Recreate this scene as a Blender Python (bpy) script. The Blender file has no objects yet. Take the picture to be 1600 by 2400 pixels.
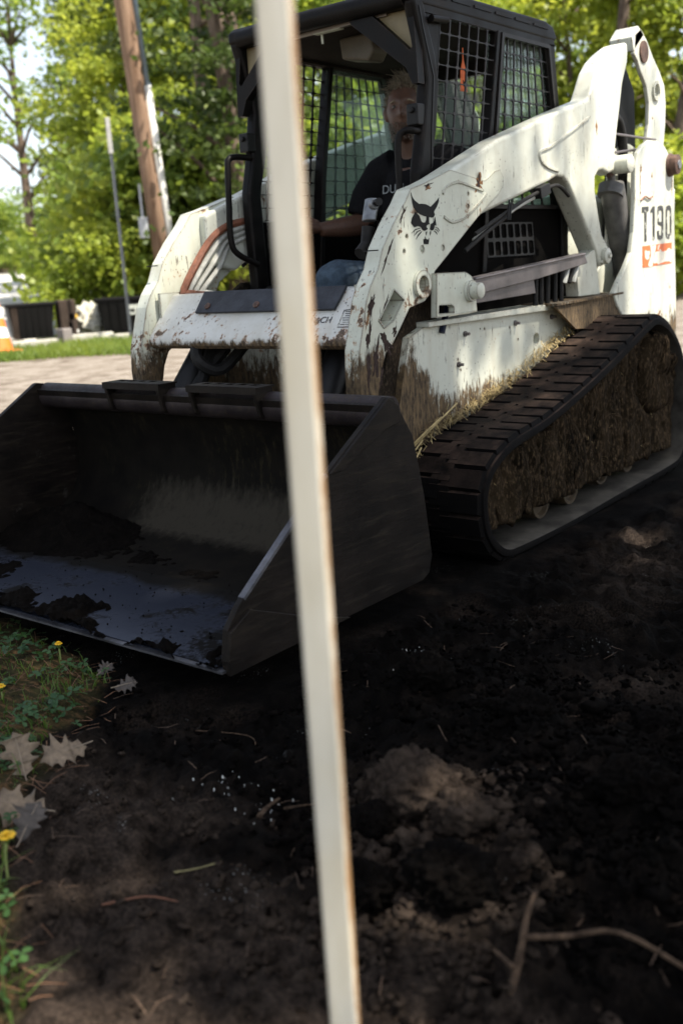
import bpy, bmesh, math, random
import numpy as np
from mathutils import Vector, Matrix
from mathutils.geometry import tessellate_polygon
random.seed(7); RNG = np.random.default_rng(7)
R = math.radians
SC = bpy.context.scene
COL = SC.collection

# ------------------------------------------------------------------ camera, sky, sun, exposure
cd = bpy.data.cameras.new('camera'); cam = bpy.data.objects.new('camera', cd); COL.objects.link(cam)
YAW, PITCH, ROLL = R(219.116), R(13.851), R(-3.524)
CAM = Vector((3.7007, 2.6189, 1.0703))
fw = Vector((math.cos(YAW)*math.cos(PITCH), math.sin(YAW)*math.cos(PITCH), -math.sin(PITCH)))
rt = fw.cross(Vector((0, 0, 1))).normalized(); upv = rt.cross(fw)
c_, s_ = math.cos(ROLL), math.sin(ROLL)
r2 = c_*rt + s_*upv; u2 = -s_*rt + c_*upv
m = Matrix((r2, u2, -fw)).transposed().to_4x4(); m.translation = CAM
cam.matrix_world = m
cd.sensor_fit = 'VERTICAL'; cd.sensor_height = 36; cd.sensor_width = 24; cd.lens = 2351.47*36/2400
cd.clip_start = .05; cd.clip_end = 1500
cd.dof.use_dof = True; cd.dof.focus_distance = 3.25; cd.dof.aperture_fstop = 2.5
SC.camera = cam

SUN_EL, SUN_AZ = 60, 15                       # elevation; degrees from +y towards -x
SUN = Vector((-math.sin(R(SUN_AZ))*math.cos(R(SUN_EL)), math.cos(R(SUN_AZ))*math.cos(R(SUN_EL)), math.sin(R(SUN_EL))))
world = bpy.data.worlds.new('World'); SC.world = world; world.use_nodes = True
wn = world.node_tree.nodes; wl = world.node_tree.links
sky = wn.new('ShaderNodeTexSky'); sky.sky_type = 'NISHITA'; sky.sun_disc = False
sky.sun_elevation = R(SUN_EL); sky.sun_rotation = R(360-SUN_AZ); sky.air_density = 1.0; sky.dust_density = 1.5; sky.ozone_density = 1.0
bgn = wn['Background']; bgn.inputs['Strength'].default_value = .105
hs = wn.new('ShaderNodeHueSaturation'); hs.inputs['Saturation'].default_value = .5      # thin bright haze whitens the blue
wl.new(sky.outputs[0], hs.inputs['Color']); wl.new(hs.outputs[0], bgn.inputs[0])
sd = bpy.data.lights.new('sun', 'SUN'); sd.energy = 4.4; sd.angle = R(.53); sd.color = (1, .93, .82)
sun = bpy.data.objects.new('sun', sd); COL.objects.link(sun)
sun.rotation_euler = SUN.to_track_quat('Z', 'Y').to_euler(); sun.location = (-4, 8, 12)
SC.view_settings.view_transform = 'Standard'; SC.view_settings.look = 'None'
SC.view_settings.exposure = 1.5; SC.view_settings.gamma = 1; SC.view_settings.use_curve_mapping = False
SC.render.engine = 'CYCLES'
SC.cycles.use_denoising = True
SC.cycles.max_bounces = 8; SC.cycles.transparent_max_bounces = 12; SC.cycles.sample_clamp_indirect = 6
SC.cycles.use_adaptive_sampling = True; SC.cycles.adaptive_threshold = .015

# ------------------------------------------------------------------ mesh helpers
def V(*a): return Vector(a)
class MB:
    def __init__(s): s.v = []; s.f = []; s.fm = []
    def add(s, vs, fs, mi=0):
        o = len(s.v); s.v += [tuple(x) for x in vs]; s.f += [tuple(i+o for i in f) for f in fs]; s.fm += [mi]*len(fs); return s
    def box(s, c, d, rot=None, mi=0):
        x, y, z = d[0]/2, d[1]/2, d[2]/2
        p = [Vector((a, b, e)) for a in (-x, x) for b in (-y, y) for e in (-z, z)]
        if rot is not None: p = [rot @ q for q in p]
        p = [q + Vector(c) for q in p]
        return s.add(p, [(0, 1, 3, 2), (4, 6, 7, 5), (0, 4, 5, 1), (2, 3, 7, 6), (0, 2, 6, 4), (1, 5, 7, 3)], mi)
    def prism(s, poly, a, b, axis='y', holes=(), mi=0):
        def P(q, t):
            return (q[0], t, q[1]) if axis == 'y' else ((t, q[0], q[1]) if axis == 'x' else (q[0], q[1], t))
        loops = [list(poly)] + [list(h) for h in holes]
        flat = [q for l in loops for q in l]; n = len(flat)
        vs = [P(q, a) for q in flat] + [P(q, b) for q in flat]; fs = []
        if holes:
            tr = tessellate_polygon([[Vector((q[0], q[1], 0)) for q in l] for l in loops])
            for t in tr: fs.append(tuple(t)); fs.append(tuple(i+n for i in t))
        else:
            fs.append(tuple(range(n))); fs.append(tuple(range(n, 2*n)))
        o = 0
        for l in loops:
            k = len(l)
            for i in range(k): fs.append((o+i, o+(i+1) % k, n+o+(i+1) % k, n+o+i))
            o += k
        return s.add(vs, fs, mi)
    def tube(s, pts, rad, seg=8, caps=True, flat=1.0, mi=0):
        pts = [Vector(p) for p in pts]; n = len(pts)
        rr = rad if isinstance(rad, (list, tuple)) else [rad]*n
        t0 = (pts[1]-pts[0]).normalized()
        ref = Vector((0, 0, 1)) if abs(t0.z) < .9 else Vector((1, 0, 0))
        u = (ref - ref.dot(t0)*t0).normalized(); vs = []; fs = []
        for i, p in enumerate(pts):
            t = ((pts[min(i+1, n-1)]-p).normalized() + (p-pts[max(i-1, 0)]).normalized())
            t = t.normalized() if t.length > 1e-6 else t0
            u = u - u.dot(t)*t
            u = u.normalized() if u.length > 1e-6 else ref
            w = t.cross(u)
            for k in range(seg):
                a = 2*math.pi*k/seg
                vs.append(p + rr[i]*(math.cos(a)*u*flat + math.sin(a)*w))
        for i in range(n-1):
            for k in range(seg):
                fs.append((i*seg+k, i*seg+(k+1) % seg, (i+1)*seg+(k+1) % seg, (i+1)*seg+k))
        if caps: fs.append(tuple(range(seg))); fs.append(tuple(range((n-1)*seg, n*seg)))
        return s.add(vs, fs, mi)
    def lathe(s, c, axis, prof, seg=20, mi=0):
        # prof: (r, t) along axis
        ax = Vector(axis).normalized(); ref = Vector((0, 0, 1)) if abs(ax.z) < .9 else Vector((1, 0, 0))
        u = (ref-ref.dot(ax)*ax).normalized(); w = ax.cross(u); c = Vector(c); vs = []; fs = []
        for r, t in prof:
            for k in range(seg):
                a = 2*math.pi*k/seg; vs.append(c + ax*t + r*(math.cos(a)*u+math.sin(a)*w))
        for i in range(len(prof)-1):
            for k in range(seg): fs.append((i*seg+k, i*seg+(k+1) % seg, (i+1)*seg+(k+1) % seg, (i+1)*seg+k))
        fs.append(tuple(range(seg))); fs.append(tuple(range((len(prof)-1)*seg, len(prof)*seg)))
        return s.add(vs, fs, mi)
    def obj(s, name, mats, parent=None, smooth=False, bevel=0, seg=2, loc=None, recalc=True):
        me = bpy.data.meshes.new(name); me.from_pydata(s.v, [], s.f)
        ml = mats if isinstance(mats, (list, tuple)) else [mats]
        for mm in ml: me.materials.append(mm)
        if len(ml) > 1: me.polygons.foreach_set('material_index', s.fm)
        if recalc:
            bm = bmesh.new(); bm.from_mesh(me); bmesh.ops.recalc_face_normals(bm, faces=bm.faces); bm.to_mesh(me); bm.free()
        if smooth:
            me.polygons.foreach_set('use_smooth', [True]*len(me.polygons))
            if smooth != 'all': me.set_sharp_from_angle(angle=R(38))
        o = bpy.data.objects.new(name, me); COL.objects.link(o)
        if parent is not None: o.parent = parent
        if loc is not None: o.location = loc
        if bevel:
            b = o.modifiers.new('bevel', 'BEVEL'); b.width = bevel; b.segments = seg; b.limit_method = 'ANGLE'; b.angle_limit = R(40)
            b.harden_normals = False
        return o
def tag(o, label, cat, group=None, kind=None):
    o['label'] = label; o['category'] = cat
    if group: o['group'] = group
    if kind: o['kind'] = kind
    return o
def empty(name, loc, label=None, cat=None, group=None):
    o = bpy.data.objects.new(name, None); COL.objects.link(o); o.location = loc; o.empty_display_size = .1
    if label: tag(o, label, cat, group)
    return o
def npmesh(name, verts, faces, mats, parent=None, smooth=False, fmat=None):
    me = bpy.data.meshes.new(name); verts = np.asarray(verts, np.float32); faces = np.asarray(faces, np.int32)
    me.vertices.add(len(verts)); me.vertices.foreach_set('co', verts.ravel())
    k = faces.shape[1]; me.loops.add(faces.size); me.loops.foreach_set('vertex_index', faces.ravel())
    me.polygons.add(len(faces)); me.polygons.foreach_set('loop_start', np.arange(len(faces), dtype=np.int32)*k)
    for mm in (mats if isinstance(mats, (list, tuple)) else [mats]): me.materials.append(mm)
    if fmat is not None: me.polygons.foreach_set('material_index', np.asarray(fmat, np.int32))
    if smooth: me.polygons.foreach_set('use_smooth', np.ones(len(faces), bool))
    me.update(calc_edges=True); me.validate()
    o = bpy.data.objects.new(name, me); COL.objects.link(o)
    if parent is not None: o.parent = parent
    return o
def copy_tree(o, parent=None, mat=None):
    c = o.copy(); COL.objects.link(c); c.parent = parent
    for ch in list(o.children): copy_tree(ch, c)
    return c
def circ(c, r, n=16, sx=1, rot=0):
    return [(c[0]+r*sx*math.cos(2*math.pi*k/n+rot), c[1]+r*math.sin(2*math.pi*k/n+rot)) for k in range(n)]
def crom(pts, n=4, closed=False):
    P = [Vector(p) for p in pts]; out = []; N = len(P)
    for i in range(N if closed else N-1):
        p0 = P[(i-1) % N] if closed or i > 0 else P[0]; p1 = P[i]; p2 = P[(i+1) % N]
        p3 = P[(i+2) % N] if closed or i+2 < N else P[-1]
        for k in range(n):
            t = k/n; out.append(.5*((2*p1)+(-p0+p2)*t+(2*p0-5*p1+4*p2-p3)*t*t+(-p0+3*p1-3*p2+p3)*t**3))
    if not closed: out.append(P[-1])
    return out

# ------------------------------------------------------------------ numpy perlin noise
_perm = np.random.default_rng(3).permutation(512).astype(np.int64)
def _h(ix, iy, iz): return _perm[(_perm[(_perm[ix & 511]+iy) & 511]+iz) & 511]
def perlin(x, y, z=0.0):
    x = np.asarray(x, float); y = np.asarray(y, float); z = np.zeros_like(x)+z
    ix, iy, iz = np.floor(x).astype(int), np.floor(y).astype(int), np.floor(z).astype(int)
    fx, fy, fz = x-ix, y-iy, z-iz
    fd = lambda t: t*t*t*(t*(t*6-15)+10)
    u, v, w = fd(fx), fd(fy), fd(fz); out = 0
    for dx in (0, 1):
        for dy in (0, 1):
            for dz in (0, 1):
                hh = _h(ix+dx, iy+dy, iz+dz)
                a = hh*2.39996; b = ((hh*37) & 511)/256.0-1; sb = np.sqrt(1-b*b)
                g = np.cos(a)*sb*(fx-dx)+np.sin(a)*sb*(fy-dy)+b*(fz-dz)
                out = out + g*(u if dx else 1-u)*(v if dy else 1-v)*(w if dz else 1-w)
    return out*1.5
def fbm(x, y, z=0.0, o=4, g=.5):
    a = 1; t = 0
    for i in range(o): t = t + a*perlin(x*2**i, y*2**i, z*2**i+i*7.3); a *= g
    return t
def sst(a, b, x):
    t = np.clip((np.asarray(x, float)-a)/(b-a), 0, 1); return t*t*(3-2*t)

# ------------------------------------------------------------------ materials
class NT:
    def __init__(s, name):
        s.m = bpy.data.materials.new(name); s.m.use_nodes = True; s.t = s.m.node_tree; s.n = s.t.nodes; s.l = s.t.links
        s.b = s.n['Principled BSDF']; s.out = s.n['Material Output']
        s.co = s.n.new('ShaderNodeNewGeometry').outputs['Position']
    def set(s, **k):
        mp = dict(col='Base Color', rough='Roughness', metal='Metallic', spec='Specular IOR Level', coat='Coat Weight', trans='Transmission Weight', ior='IOR', alpha='Alpha', nrm='Normal', sheen='Sheen Weight')
        for a, v in k.items():
            i = s.b.inputs[mp[a]]
            if hasattr(v, 'is_linked') or hasattr(v, 'links'): s.l.new(v, i)
            else: i.default_value = (*v, 1) if isinstance(v, tuple) and len(v) == 3 else v
        return s
    def lk(s, v, i):
        if hasattr(v, 'links'): s.l.new(v, i)
        else: i.default_value = (*v, 1) if isinstance(v, tuple) and len(v) == 3 and i.type == 'RGBA' else v
    def noise(s, scale, detail=4, rough=.55, vec=None, dist=0.0, out='Fac'):
        n = s.n.new('ShaderNodeTexNoise'); n.inputs['Scale'].default_value = scale; n.inputs['Detail'].default_value = detail
        n.inputs['Roughness'].default_value = rough; n.inputs['Distortion'].default_value = dist
        s.l.new(vec if vec is not None else s.co, n.inputs['Vector']); return n.outputs[out]
    def voro(s, scale, vec=None, feat='F1', out='Distance'):
        n = s.n.new('ShaderNodeTexVoronoi'); n.feature = feat; n.inputs['Scale'].default_value = scale
        s.l.new(vec if vec is not None else s.co, n.inputs['Vector']); return n.outputs[out]
    def scale(s, v3, vec=None):
        n = s.n.new('ShaderNodeMapping'); n.inputs['Scale'].default_value = v3
        s.l.new(vec if vec is not None else s.co, n.inputs['Vector']); return n.outputs[0]
    def sep(s, vec=None):
        n = s.n.new('ShaderNodeSeparateXYZ'); s.l.new(vec if vec is not None else s.co, n.inputs[0]); return n.outputs
    def math(s, op, a, b=0.0, c=0.0, clamp=False):
        n = s.n.new('ShaderNodeMath'); n.operation = op; n.use_clamp = clamp
        for i, v in enumerate((a, b, c)): s.lk(v, n.inputs[i])
        return n.outputs[0]
    def mr(s, v, a, b, c=0.0, d=1.0, smooth=False):
        n = s.n.new('ShaderNodeMapRange'); n.clamp = True
        if smooth: n.interpolation_type = 'SMOOTHSTEP'
        for i, x in enumerate((v, a, b, c, d)): s.lk(x, n.inputs[i])
        return n.outputs[0]
    def mix(s, f, a, b, mode='MIX'):
        n = s.n.new('ShaderNodeMix'); n.data_type = 'RGBA'; n.blend_type = mode
        s.lk(f, n.inputs[0]); s.lk(a, n.inputs[6]); s.lk(b, n.inputs[7]); return n.outputs[2]
    def bump(s, h, strength=.5, dist=.01):
        n = s.n.new('ShaderNodeBump'); n.inputs['Strength'].default_value = strength; n.inputs['Distance'].default_value = dist
        s.l.new(h, n.inputs['Height']); return n.outputs[0]
    def edge(s, r=.01):
        n = s.n.new('ShaderNodeBevel'); n.samples = 3; n.inputs['Radius'].default_value = r
        g = s.n.new('ShaderNodeNewGeometry'); d = s.n.new('ShaderNodeVectorMath'); d.operation = 'DOT_PRODUCT'
        s.l.new(n.outputs[0], d.inputs[0]); s.l.new(g.outputs['Normal'], d.inputs[1])
        return s.mr(d.outputs['Value'], 1.0, .75)
def simple(name, col, rough=.6, metal=0.0, var=.25, scale=12, bump=0.0, spec=None, dark=None):
    if spec is None: spec = .5 if max(col) > .06 else (.12 if max(col) > .006 else .05)
    t = NT(name); n = t.noise(scale, 5, .6)
    d = dark if dark else tuple(c*(1-var) for c in col)
    t.set(col=t.mix(t.mr(n, .3, .7), d, tuple(min(1, c*(1+var*.5)) for c in col)), rough=rough, metal=metal, spec=spec)
    if bump: t.set(nrm=t.bump(t.noise(scale*6, 4), bump, .004))
    return t.m
def white_paint(name, chips=.0, mud=.0, zchip=(1.05, .55), zmud=(.75, .5), base=(.60, .615, .53), edges=1.0, xmud=0.0):
    t = NT(name); z = t.sep()[2]; x = t.sep()[0]
    n1 = t.noise(7, 9, .62); n2 = t.noise(34, 6, .65); stre = t.noise(9, 6, .6, t.scale((1.6, 1.6, .22)))
    low = t.mr(z, zchip[0], zchip[1], 0, .13, True)
    front = t.mr(x, .45, .95, 0, 1)
    f = t.math('ADD', t.math('MULTIPLY', n1, .6), t.math('MULTIPLY', n2, .4))
    f = t.math('ADD', f, t.math('MULTIPLY', t.edge(.010), .20*edges))
    f = t.math('ADD', f, t.math('MULTIPLY', low, front))
    f = t.math('ADD', f, chips)
    rust = t.mr(f, .635, .66, 0, 1); chip = t.mr(f, .662, .672, 0, 1)
    col = t.mix(t.mr(t.noise(1.7, 4), .35, .7), tuple(c*.86 for c in base), base)
    col = t.mix(t.math('MULTIPLY', t.mr(stre, .5, .72), .32), col, (.36, .31, .22))          # vertical run-off staining
    col = t.mix(t.math('MULTIPLY', rust, .8), col, (.30, .13, .035))
    col = t.mix(chip, col, t.mix(t.noise(60, 3), (.035, .025, .022), (.10, .055, .035)))
    # scuffs: short slanting scratches, and a film of grime
    mp = t.n.new('ShaderNodeMapping'); mp.inputs['Rotation'].default_value = (.5, .75, .4); mp.inputs['Scale'].default_value = (1.0, 1.0, .13); t.l.new(t.co, mp.inputs['Vector'])
    sc1 = t.math('MULTIPLY', t.mr(t.noise(75, 4, .6, mp.outputs[0]), .615, .65), t.mr(t.noise(7, 4), .47, .56))
    col = t.mix(t.math('MULTIPLY', sc1, .85), col, (.06, .05, .045))
    gm = t.mr(t.math('ADD', t.math('MULTIPLY', t.noise(3.1, 6, .65), .7), t.math('MULTIPLY', t.noise(19, 6, .7), .4)), .50, .74)
    col = t.mix(t.math('MULTIPLY', gm, .42), col, (.30, .27, .19))
    # dark speckle of flung dirt
    vo = t.voro(46); sp = t.math('MULTIPLY', t.mr(vo, t.math('MULTIPLY', t.noise(20, 2), .34), .06), t.mr(t.noise(5, 3), .45, .56))
    col = t.mix(t.math('MULTIPLY', sp, .8), col, (.05, .035, .025))
    # dried mud from below
    g = t.mr(z, zmud[0], zmud[1], -.12, .42, True)
    if xmud: g = t.math('ADD', g, t.math('MULTIPLY', t.mr(t.math('ADD', x, t.math('MULTIPLY', t.math('SUBTRACT', z, .6), .35)), .50, .72, 0, 1, True), xmud))
    mf = t.math('ADD', t.math('ADD', t.math('MULTIPLY', t.noise(38, 9, .75, t.scale((1, 1, .30))), .75), t.math('MULTIPLY', t.noise(4, 4), .4)), t.math('ADD', g, mud-.26))
    mm = t.mr(mf, .60, .70)
    mcol = t.mix(t.mr(t.noise(70, 5, .7, t.scale((1, 1, .3))), .35, .65), (.022, .015, .009), (.15, .10, .05))
    col = t.mix(mm, col, mcol)
    t.set(col=col, rough=t.mix(mm, t.mix(chip, (.38,)*3, (.75,)*3), (.92,)*3), spec=.4)
    hgt = t.math('ADD', t.math('MULTIPLY', chip, -.5), t.math('MULTIPLY', mm, t.noise(80, 5)))
    t.set(nrm=t.bump(hgt, .6, .004)); return t.m
WHITE = white_paint('white_paint', chips=.016, mud=-.03, zmud=(1.0, .60))
WHITE_ARM = white_paint('white_paint_front_arm', chips=.044, mud=.045, zmud=(1.0, .64), edges=1.3, base=(.58, .60, .505))
WHITE_CROSS = white_paint('white_paint_cross', chips=.032, mud=.045, zmud=(.87, .785), zchip=(1.1, .6), base=(.62, .62, .58))
WHITE_FENDER = white_paint('white_paint_fender', chips=.014, mud=.015, zmud=(.78, .48), zchip=(.6, .3), xmud=.40)
WHITE_MUDDY = white_paint('white_paint_muddy', chips=.04, mud=.17, zmud=(.95, .5))
WHITE_CAKED = white_paint('white_paint_caked', chips=.03, mud=.36, zmud=(.98, .7))
def cab_metal():
    t = NT('cab_dark_paint'); n = t.noise(9, 6, .6); e = t.edge(.006)
    col = t.mix(t.mr(n, .4, .75), (.0034, .003, .0028), (.011, .009, .0078))
    col = t.mix(t.math('MULTIPLY', e, t.mr(t.noise(18, 4), .4, .7)), col, (.08, .06, .05))
    t.set(col=col, rough=t.mr(n, .3, .7, .38, .58), spec=.12); t.set(nrm=t.bump(t.noise(160, 3), .12, .002)); return t.m
CABM = cab_metal()
SCREEN = simple('screen_paint', (.013, .010, .009), .5, 0, .5, 20, 0, .25)
BLACK = simple('black_paint', (.0045, .0042, .0042), .5, 0, .4, 10, 0, .25)
RUBBERHOSE = simple('hose_rubber', (.018, .017, .016), .6, 0, .4, 30)
STEEL = simple('bare_steel', (.30, .30, .31), .38, .9, .4, 14)
GREYMETAL = simple('grey_guard_metal', (.13, .115, .115), .45, .3, .45, 9, .15)
SLATE = simple('slate_guard_plate', (.045, .048, .056), .5, .3, .4, 14, .3)
RUST = simple('rusty_pipe', (.23, .085, .045), .6, .1, .5, 24, .2)
PIPEW = simple('dirty_white_pipe', (.42, .42, .38), .5, .1, .35, 26)
RUSTPIN = simple('rusty_pin', (.11, .062, .045), .65, .3, .6, 40, .3)
TAN = simple('tan_panel', (.19, .15, .075), .5, 0, .2, 10)
HEADLINER = simple('headliner', (.022, .016, .012), .9, 0, .4, 8)
GROUT = simple('dark_recess', (.0035, .003, .0026), .95, 0, .3, 12)
INK = simple('black_ink', (.0035, .0035, .0035), .6, 0, .2, 40, 0, .15)
def bucket_mat(name, base, hi, rough, metal, smear, grit=.0):
    t = NT(name); n = t.noise(6, 8, .65); mp = t.n.new('ShaderNodeMapping'); mp.inputs['Rotation'].default_value = (0, .6, 0); mp.inputs['Scale'].default_value = (.12, 1, 1); t.l.new(t.co, mp.inputs['Vector']); n2 = t.noise(48, 6, .7, mp.outputs[0])
    col = t.mix(t.mr(n, .35, .7), base, hi)
    col = t.mix(t.math('MULTIPLY', t.mr(n2, .52, .7), smear), col, (.11, .085, .05))
    w = t.math('MULTIPLY', t.mr(t.noise(16, 9, .75), .60, .66), t.mr(t.noise(2.2, 2), .42, .6))
    col = t.mix(t.math('MULTIPLY', w, grit), col, (.33, .30, .26))
    t.set(col=col, rough=t.mr(n2, .3, .7, rough, min(1, rough+.3)), metal=metal, spec=.14)
    t.set(nrm=t.bump(t.math('ADD', n, n2), .35, .003)); return t.m
BUCKET = bucket_mat('bucket_steel', (.0045, .0035, .003), (.016, .012, .0095), .42, .15, .12, .07)
BUCKET_IN = bucket_mat('bucket_inside', (.003, .0024, .0018), (.008, .0065, .0045), .7, .1, .2, .05)
def dusty_inside():
    t = NT('bucket_inside_dusty'); s3 = t.sep(); n = t.noise(8, 8, .65); st = t.noise(36, 7, .72, t.scale((1, 1, .3)))
    band = t.math('MULTIPLY', t.math('MULTIPLY', t.mr(s3[2], .42, .22, 0, 1, True), t.mr(s3[1], -.60, -.25, 0, 1, True)), t.mr(s3[2], .112, .150))
    f = t.mr(t.math('ADD', t.math('MULTIPLY', band, .42), t.math('MULTIPLY', st, .5)), .44, .66)
    c = t.mix(t.mr(n, .35, .7), (.003, .0024, .0018), (.009, .0072, .005)); c = t.mix(t.math('MULTIPLY', t.mr(st, .52, .68), t.mr(t.noise(3, 3), .45, .6)), c, (.026, .021, .011))
    c = t.mix(f, c, (.034, .029, .021)); t.set(col=c, rough=.8, spec=.1); t.set(nrm=t.bump(st, .4, .003)); return t.m
BUCKET_BACK = dusty_inside()
def bucket_floor():
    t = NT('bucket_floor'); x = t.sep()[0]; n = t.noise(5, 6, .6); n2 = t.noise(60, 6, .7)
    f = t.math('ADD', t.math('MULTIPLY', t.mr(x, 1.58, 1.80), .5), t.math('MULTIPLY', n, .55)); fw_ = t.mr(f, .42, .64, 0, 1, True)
    col = t.mix(fw_, (.004, .0034, .0027), (.030, .035, .051))  # polished steel; the sky's bluish sheen is painted into the front colour
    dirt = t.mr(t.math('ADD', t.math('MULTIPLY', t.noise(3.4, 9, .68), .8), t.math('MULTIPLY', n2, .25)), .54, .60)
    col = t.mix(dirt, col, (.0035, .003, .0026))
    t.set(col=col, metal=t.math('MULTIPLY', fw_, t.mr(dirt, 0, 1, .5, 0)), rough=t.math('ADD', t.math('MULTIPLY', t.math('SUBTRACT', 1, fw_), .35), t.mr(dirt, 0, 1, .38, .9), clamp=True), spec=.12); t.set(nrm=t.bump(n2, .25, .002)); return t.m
BUCKET_FLOOR = bucket_floor()
BUCKET_TUBE_SHEEN = bucket_mat('bucket_tube_sheen', (.016, .0125, .013), (.045, .036, .037), .34, .25, .25, .10)  # lighter copy of the bucket steel, paints in the tube's sky sheen
BLADE = bucket_mat('polished_edge', (.045, .045, .05), (.20, .20, .22), .35, .7, .3)
def rubber():
    t = NT('track_rubber'); n = t.noise(14, 7, .65)
    g = t.n.new('ShaderNodeNewGeometry'); dust = t.math('MULTIPLY', t.mr(t.noise(5, 6, .6), .33, .62), t.mr(t.sep(g.outputs['Normal'])[2], .35, .85, .06, 1.0))
    col = t.mix(t.math('MULTIPLY', dust, t.mr(n, .3, .6)), (.0030, .0028, .0028), (.052, .034, .025))
    t.set(col=col, rough=.8, spec=.08); t.set(nrm=t.bump(t.noise(90, 5, .7), .5, .004)); return t.m
RUBBER = rubber()
def mudmat(name, a, b, c, sc=1.0):
    t = NT(name); n = t.noise(9*sc, 9, .68, t.scale((1, 1, .45))); n2 = t.noise(90*sc, 6, .75, t.scale((1, 1, .4)))
    col = t.mix(t.mr(n, .36, .62), a, b); col = t.mix(t.math('MULTIPLY', t.mr(n2, .5, .7), .7), col, c)
    t.set(col=col, rough=.95, spec=.04); t.set(nrm=t.bump(t.math('ADD', n, t.math('MULTIPLY', n2, .6)), .9, .012)); return t.m
MUD = mudmat('dried_mud', (.0035, .0026, .0017), (.026, .018, .0105), (.14, .095, .056))
DUSTY = simple('dusty_rubber', (.065, .058, .048), .85, 0, .6, 9, .2, .1)
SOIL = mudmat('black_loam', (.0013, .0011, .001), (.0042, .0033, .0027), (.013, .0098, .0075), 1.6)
SOIL_DRY_LIT = mudmat('dry_sunlit_loam', (.013, .0098, .0078), (.050, .037, .028), (.095, .069, .052), 1.8)  # dry loam brightened to paint sunlight onto clods and crumbs
def glass(name, tint, rough=.02, tr=.82):
    t = NT(name); n = t.n
    tb = n.new('ShaderNodeBsdfTransparent'); tb.inputs[0].default_value = (*tint, 1)
    gl = n.new('ShaderNodeBsdfGlossy'); gl.inputs['Roughness'].default_value = rough; gl.inputs[0].default_value = (.9, .95, .92, 1)
    df = n.new('ShaderNodeBsdfDiffuse'); df.inputs[0].default_value = (.34, .44, .38, 1)
    mx0 = n.new('ShaderNodeMixShader'); t.l.new(t.mr(t.noise(6, 5), .3, .7, .14, .45), mx0.inputs[0]); t.l.new(tb.outputs[0], mx0.inputs[1]); t.l.new(df.outputs[0], mx0.inputs[2])
    lw = n.new('ShaderNodeLayerWeight'); lw.inputs[0].default_value = .5; frv = t.math('ADD', t.math('MULTIPLY', t.math('POWER', lw.outputs['Facing'], 4.0), .6), .035)
    mx = n.new('ShaderNodeMixShader'); t.l.new(frv, mx.inputs[0]); t.l.new(mx0.outputs[0], mx.inputs[1]); t.l.new(gl.outputs[0], mx.inputs[2])
    t.l.new(mx.outputs[0], t.out.inputs[0]); return t.m
GLASS = glass('green_glass', (.80, .94, .87))
def leafmat(name, a, b, ta, tb_, gloss=.45, sc=.55):
    t = NT(name); n = t.n
    f = t.mr(t.noise(sc, 3, .6), .36, .64); r = n.new('ShaderNodeObjectInfo').outputs['Random']
    fine = t.mr(t.noise(9, 2), .3, .7)
    c = t.mix(t.math('ADD', t.math('MULTIPLY', f, .6), t.math('MULTIPLY', fine, .4)), a, b)
    tc = t.mix(t.math('ADD', t.math('MULTIPLY', f, .6), t.math('MULTIPLY', fine, .4)), ta, tb_)
    t.set(col=c, rough=.5, spec=.35)
    tl = n.new('ShaderNodeBsdfTranslucent'); t.l.new(tc, tl.inputs[0])
    mx = n.new('ShaderNodeMixShader'); mx.inputs[0].default_value = gloss
    t.l.new(t.b.outputs[0], mx.inputs[1]); t.l.new(tl.outputs[0], mx.inputs[2]); t.l.new(mx.outputs[0], t.out.inputs[0]); return t.m
LEAF_Y = leafmat('spring_leaf', (.125, .185, .02), (.305, .34, .047), (.245, .34, .032), (.55, .57, .075))
LEAF_G = leafmat('mid_leaf', (.063, .118, .021), (.18, .235, .038), (.155, .265, .037), (.40, .455, .065))
LEAF_D = leafmat('evergreen_needles', (.03, .055, .012), (.09, .12, .02), (.05, .10, .02), (.13, .18, .03), .3)
GRASS = leafmat('grass_blade', (.03, .07, .012), (.09, .14, .02), (.08, .17, .02), (.2, .3, .03), .35, 3)
CLOVER = leafmat('clover_leaf', (.02, .06, .02), (.05, .11, .025), (.05, .13, .03), (.1, .2, .04), .3, 3)
def bark(name, a, b, sc=1.0, nz=.18):
    t = NT(name); n = t.noise(14*sc, 7, .65, t.scale((1, 1, nz)))
    t.set(col=t.mix(t.mr(n, .35, .68), a, b), rough=.9, spec=.15); t.set(nrm=t.bump(n, .8, .02)); return t.m
BARK = bark('grey_brown_bark', (.05, .035, .027), (.20, .15, .115))
POLEWOOD = bark('weathered_pole_wood', (.11, .065, .04), (.30, .20, .135), .9, .06)
PINK = simple('pale', (.5, .5, .5))
# ------------------------------------------------------------------ the track loader (x forward, y to its left, z up)
LOADER = empty('track_loader', (0, 0, 0), 'worn white compact track loader with a mesh-sided cab and a dark front bucket', 'track loader')
def rect(x0, x1, z0, z1): return [(x0, z0), (x1, z0), (x1, z1), (x0, z1)]
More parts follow.
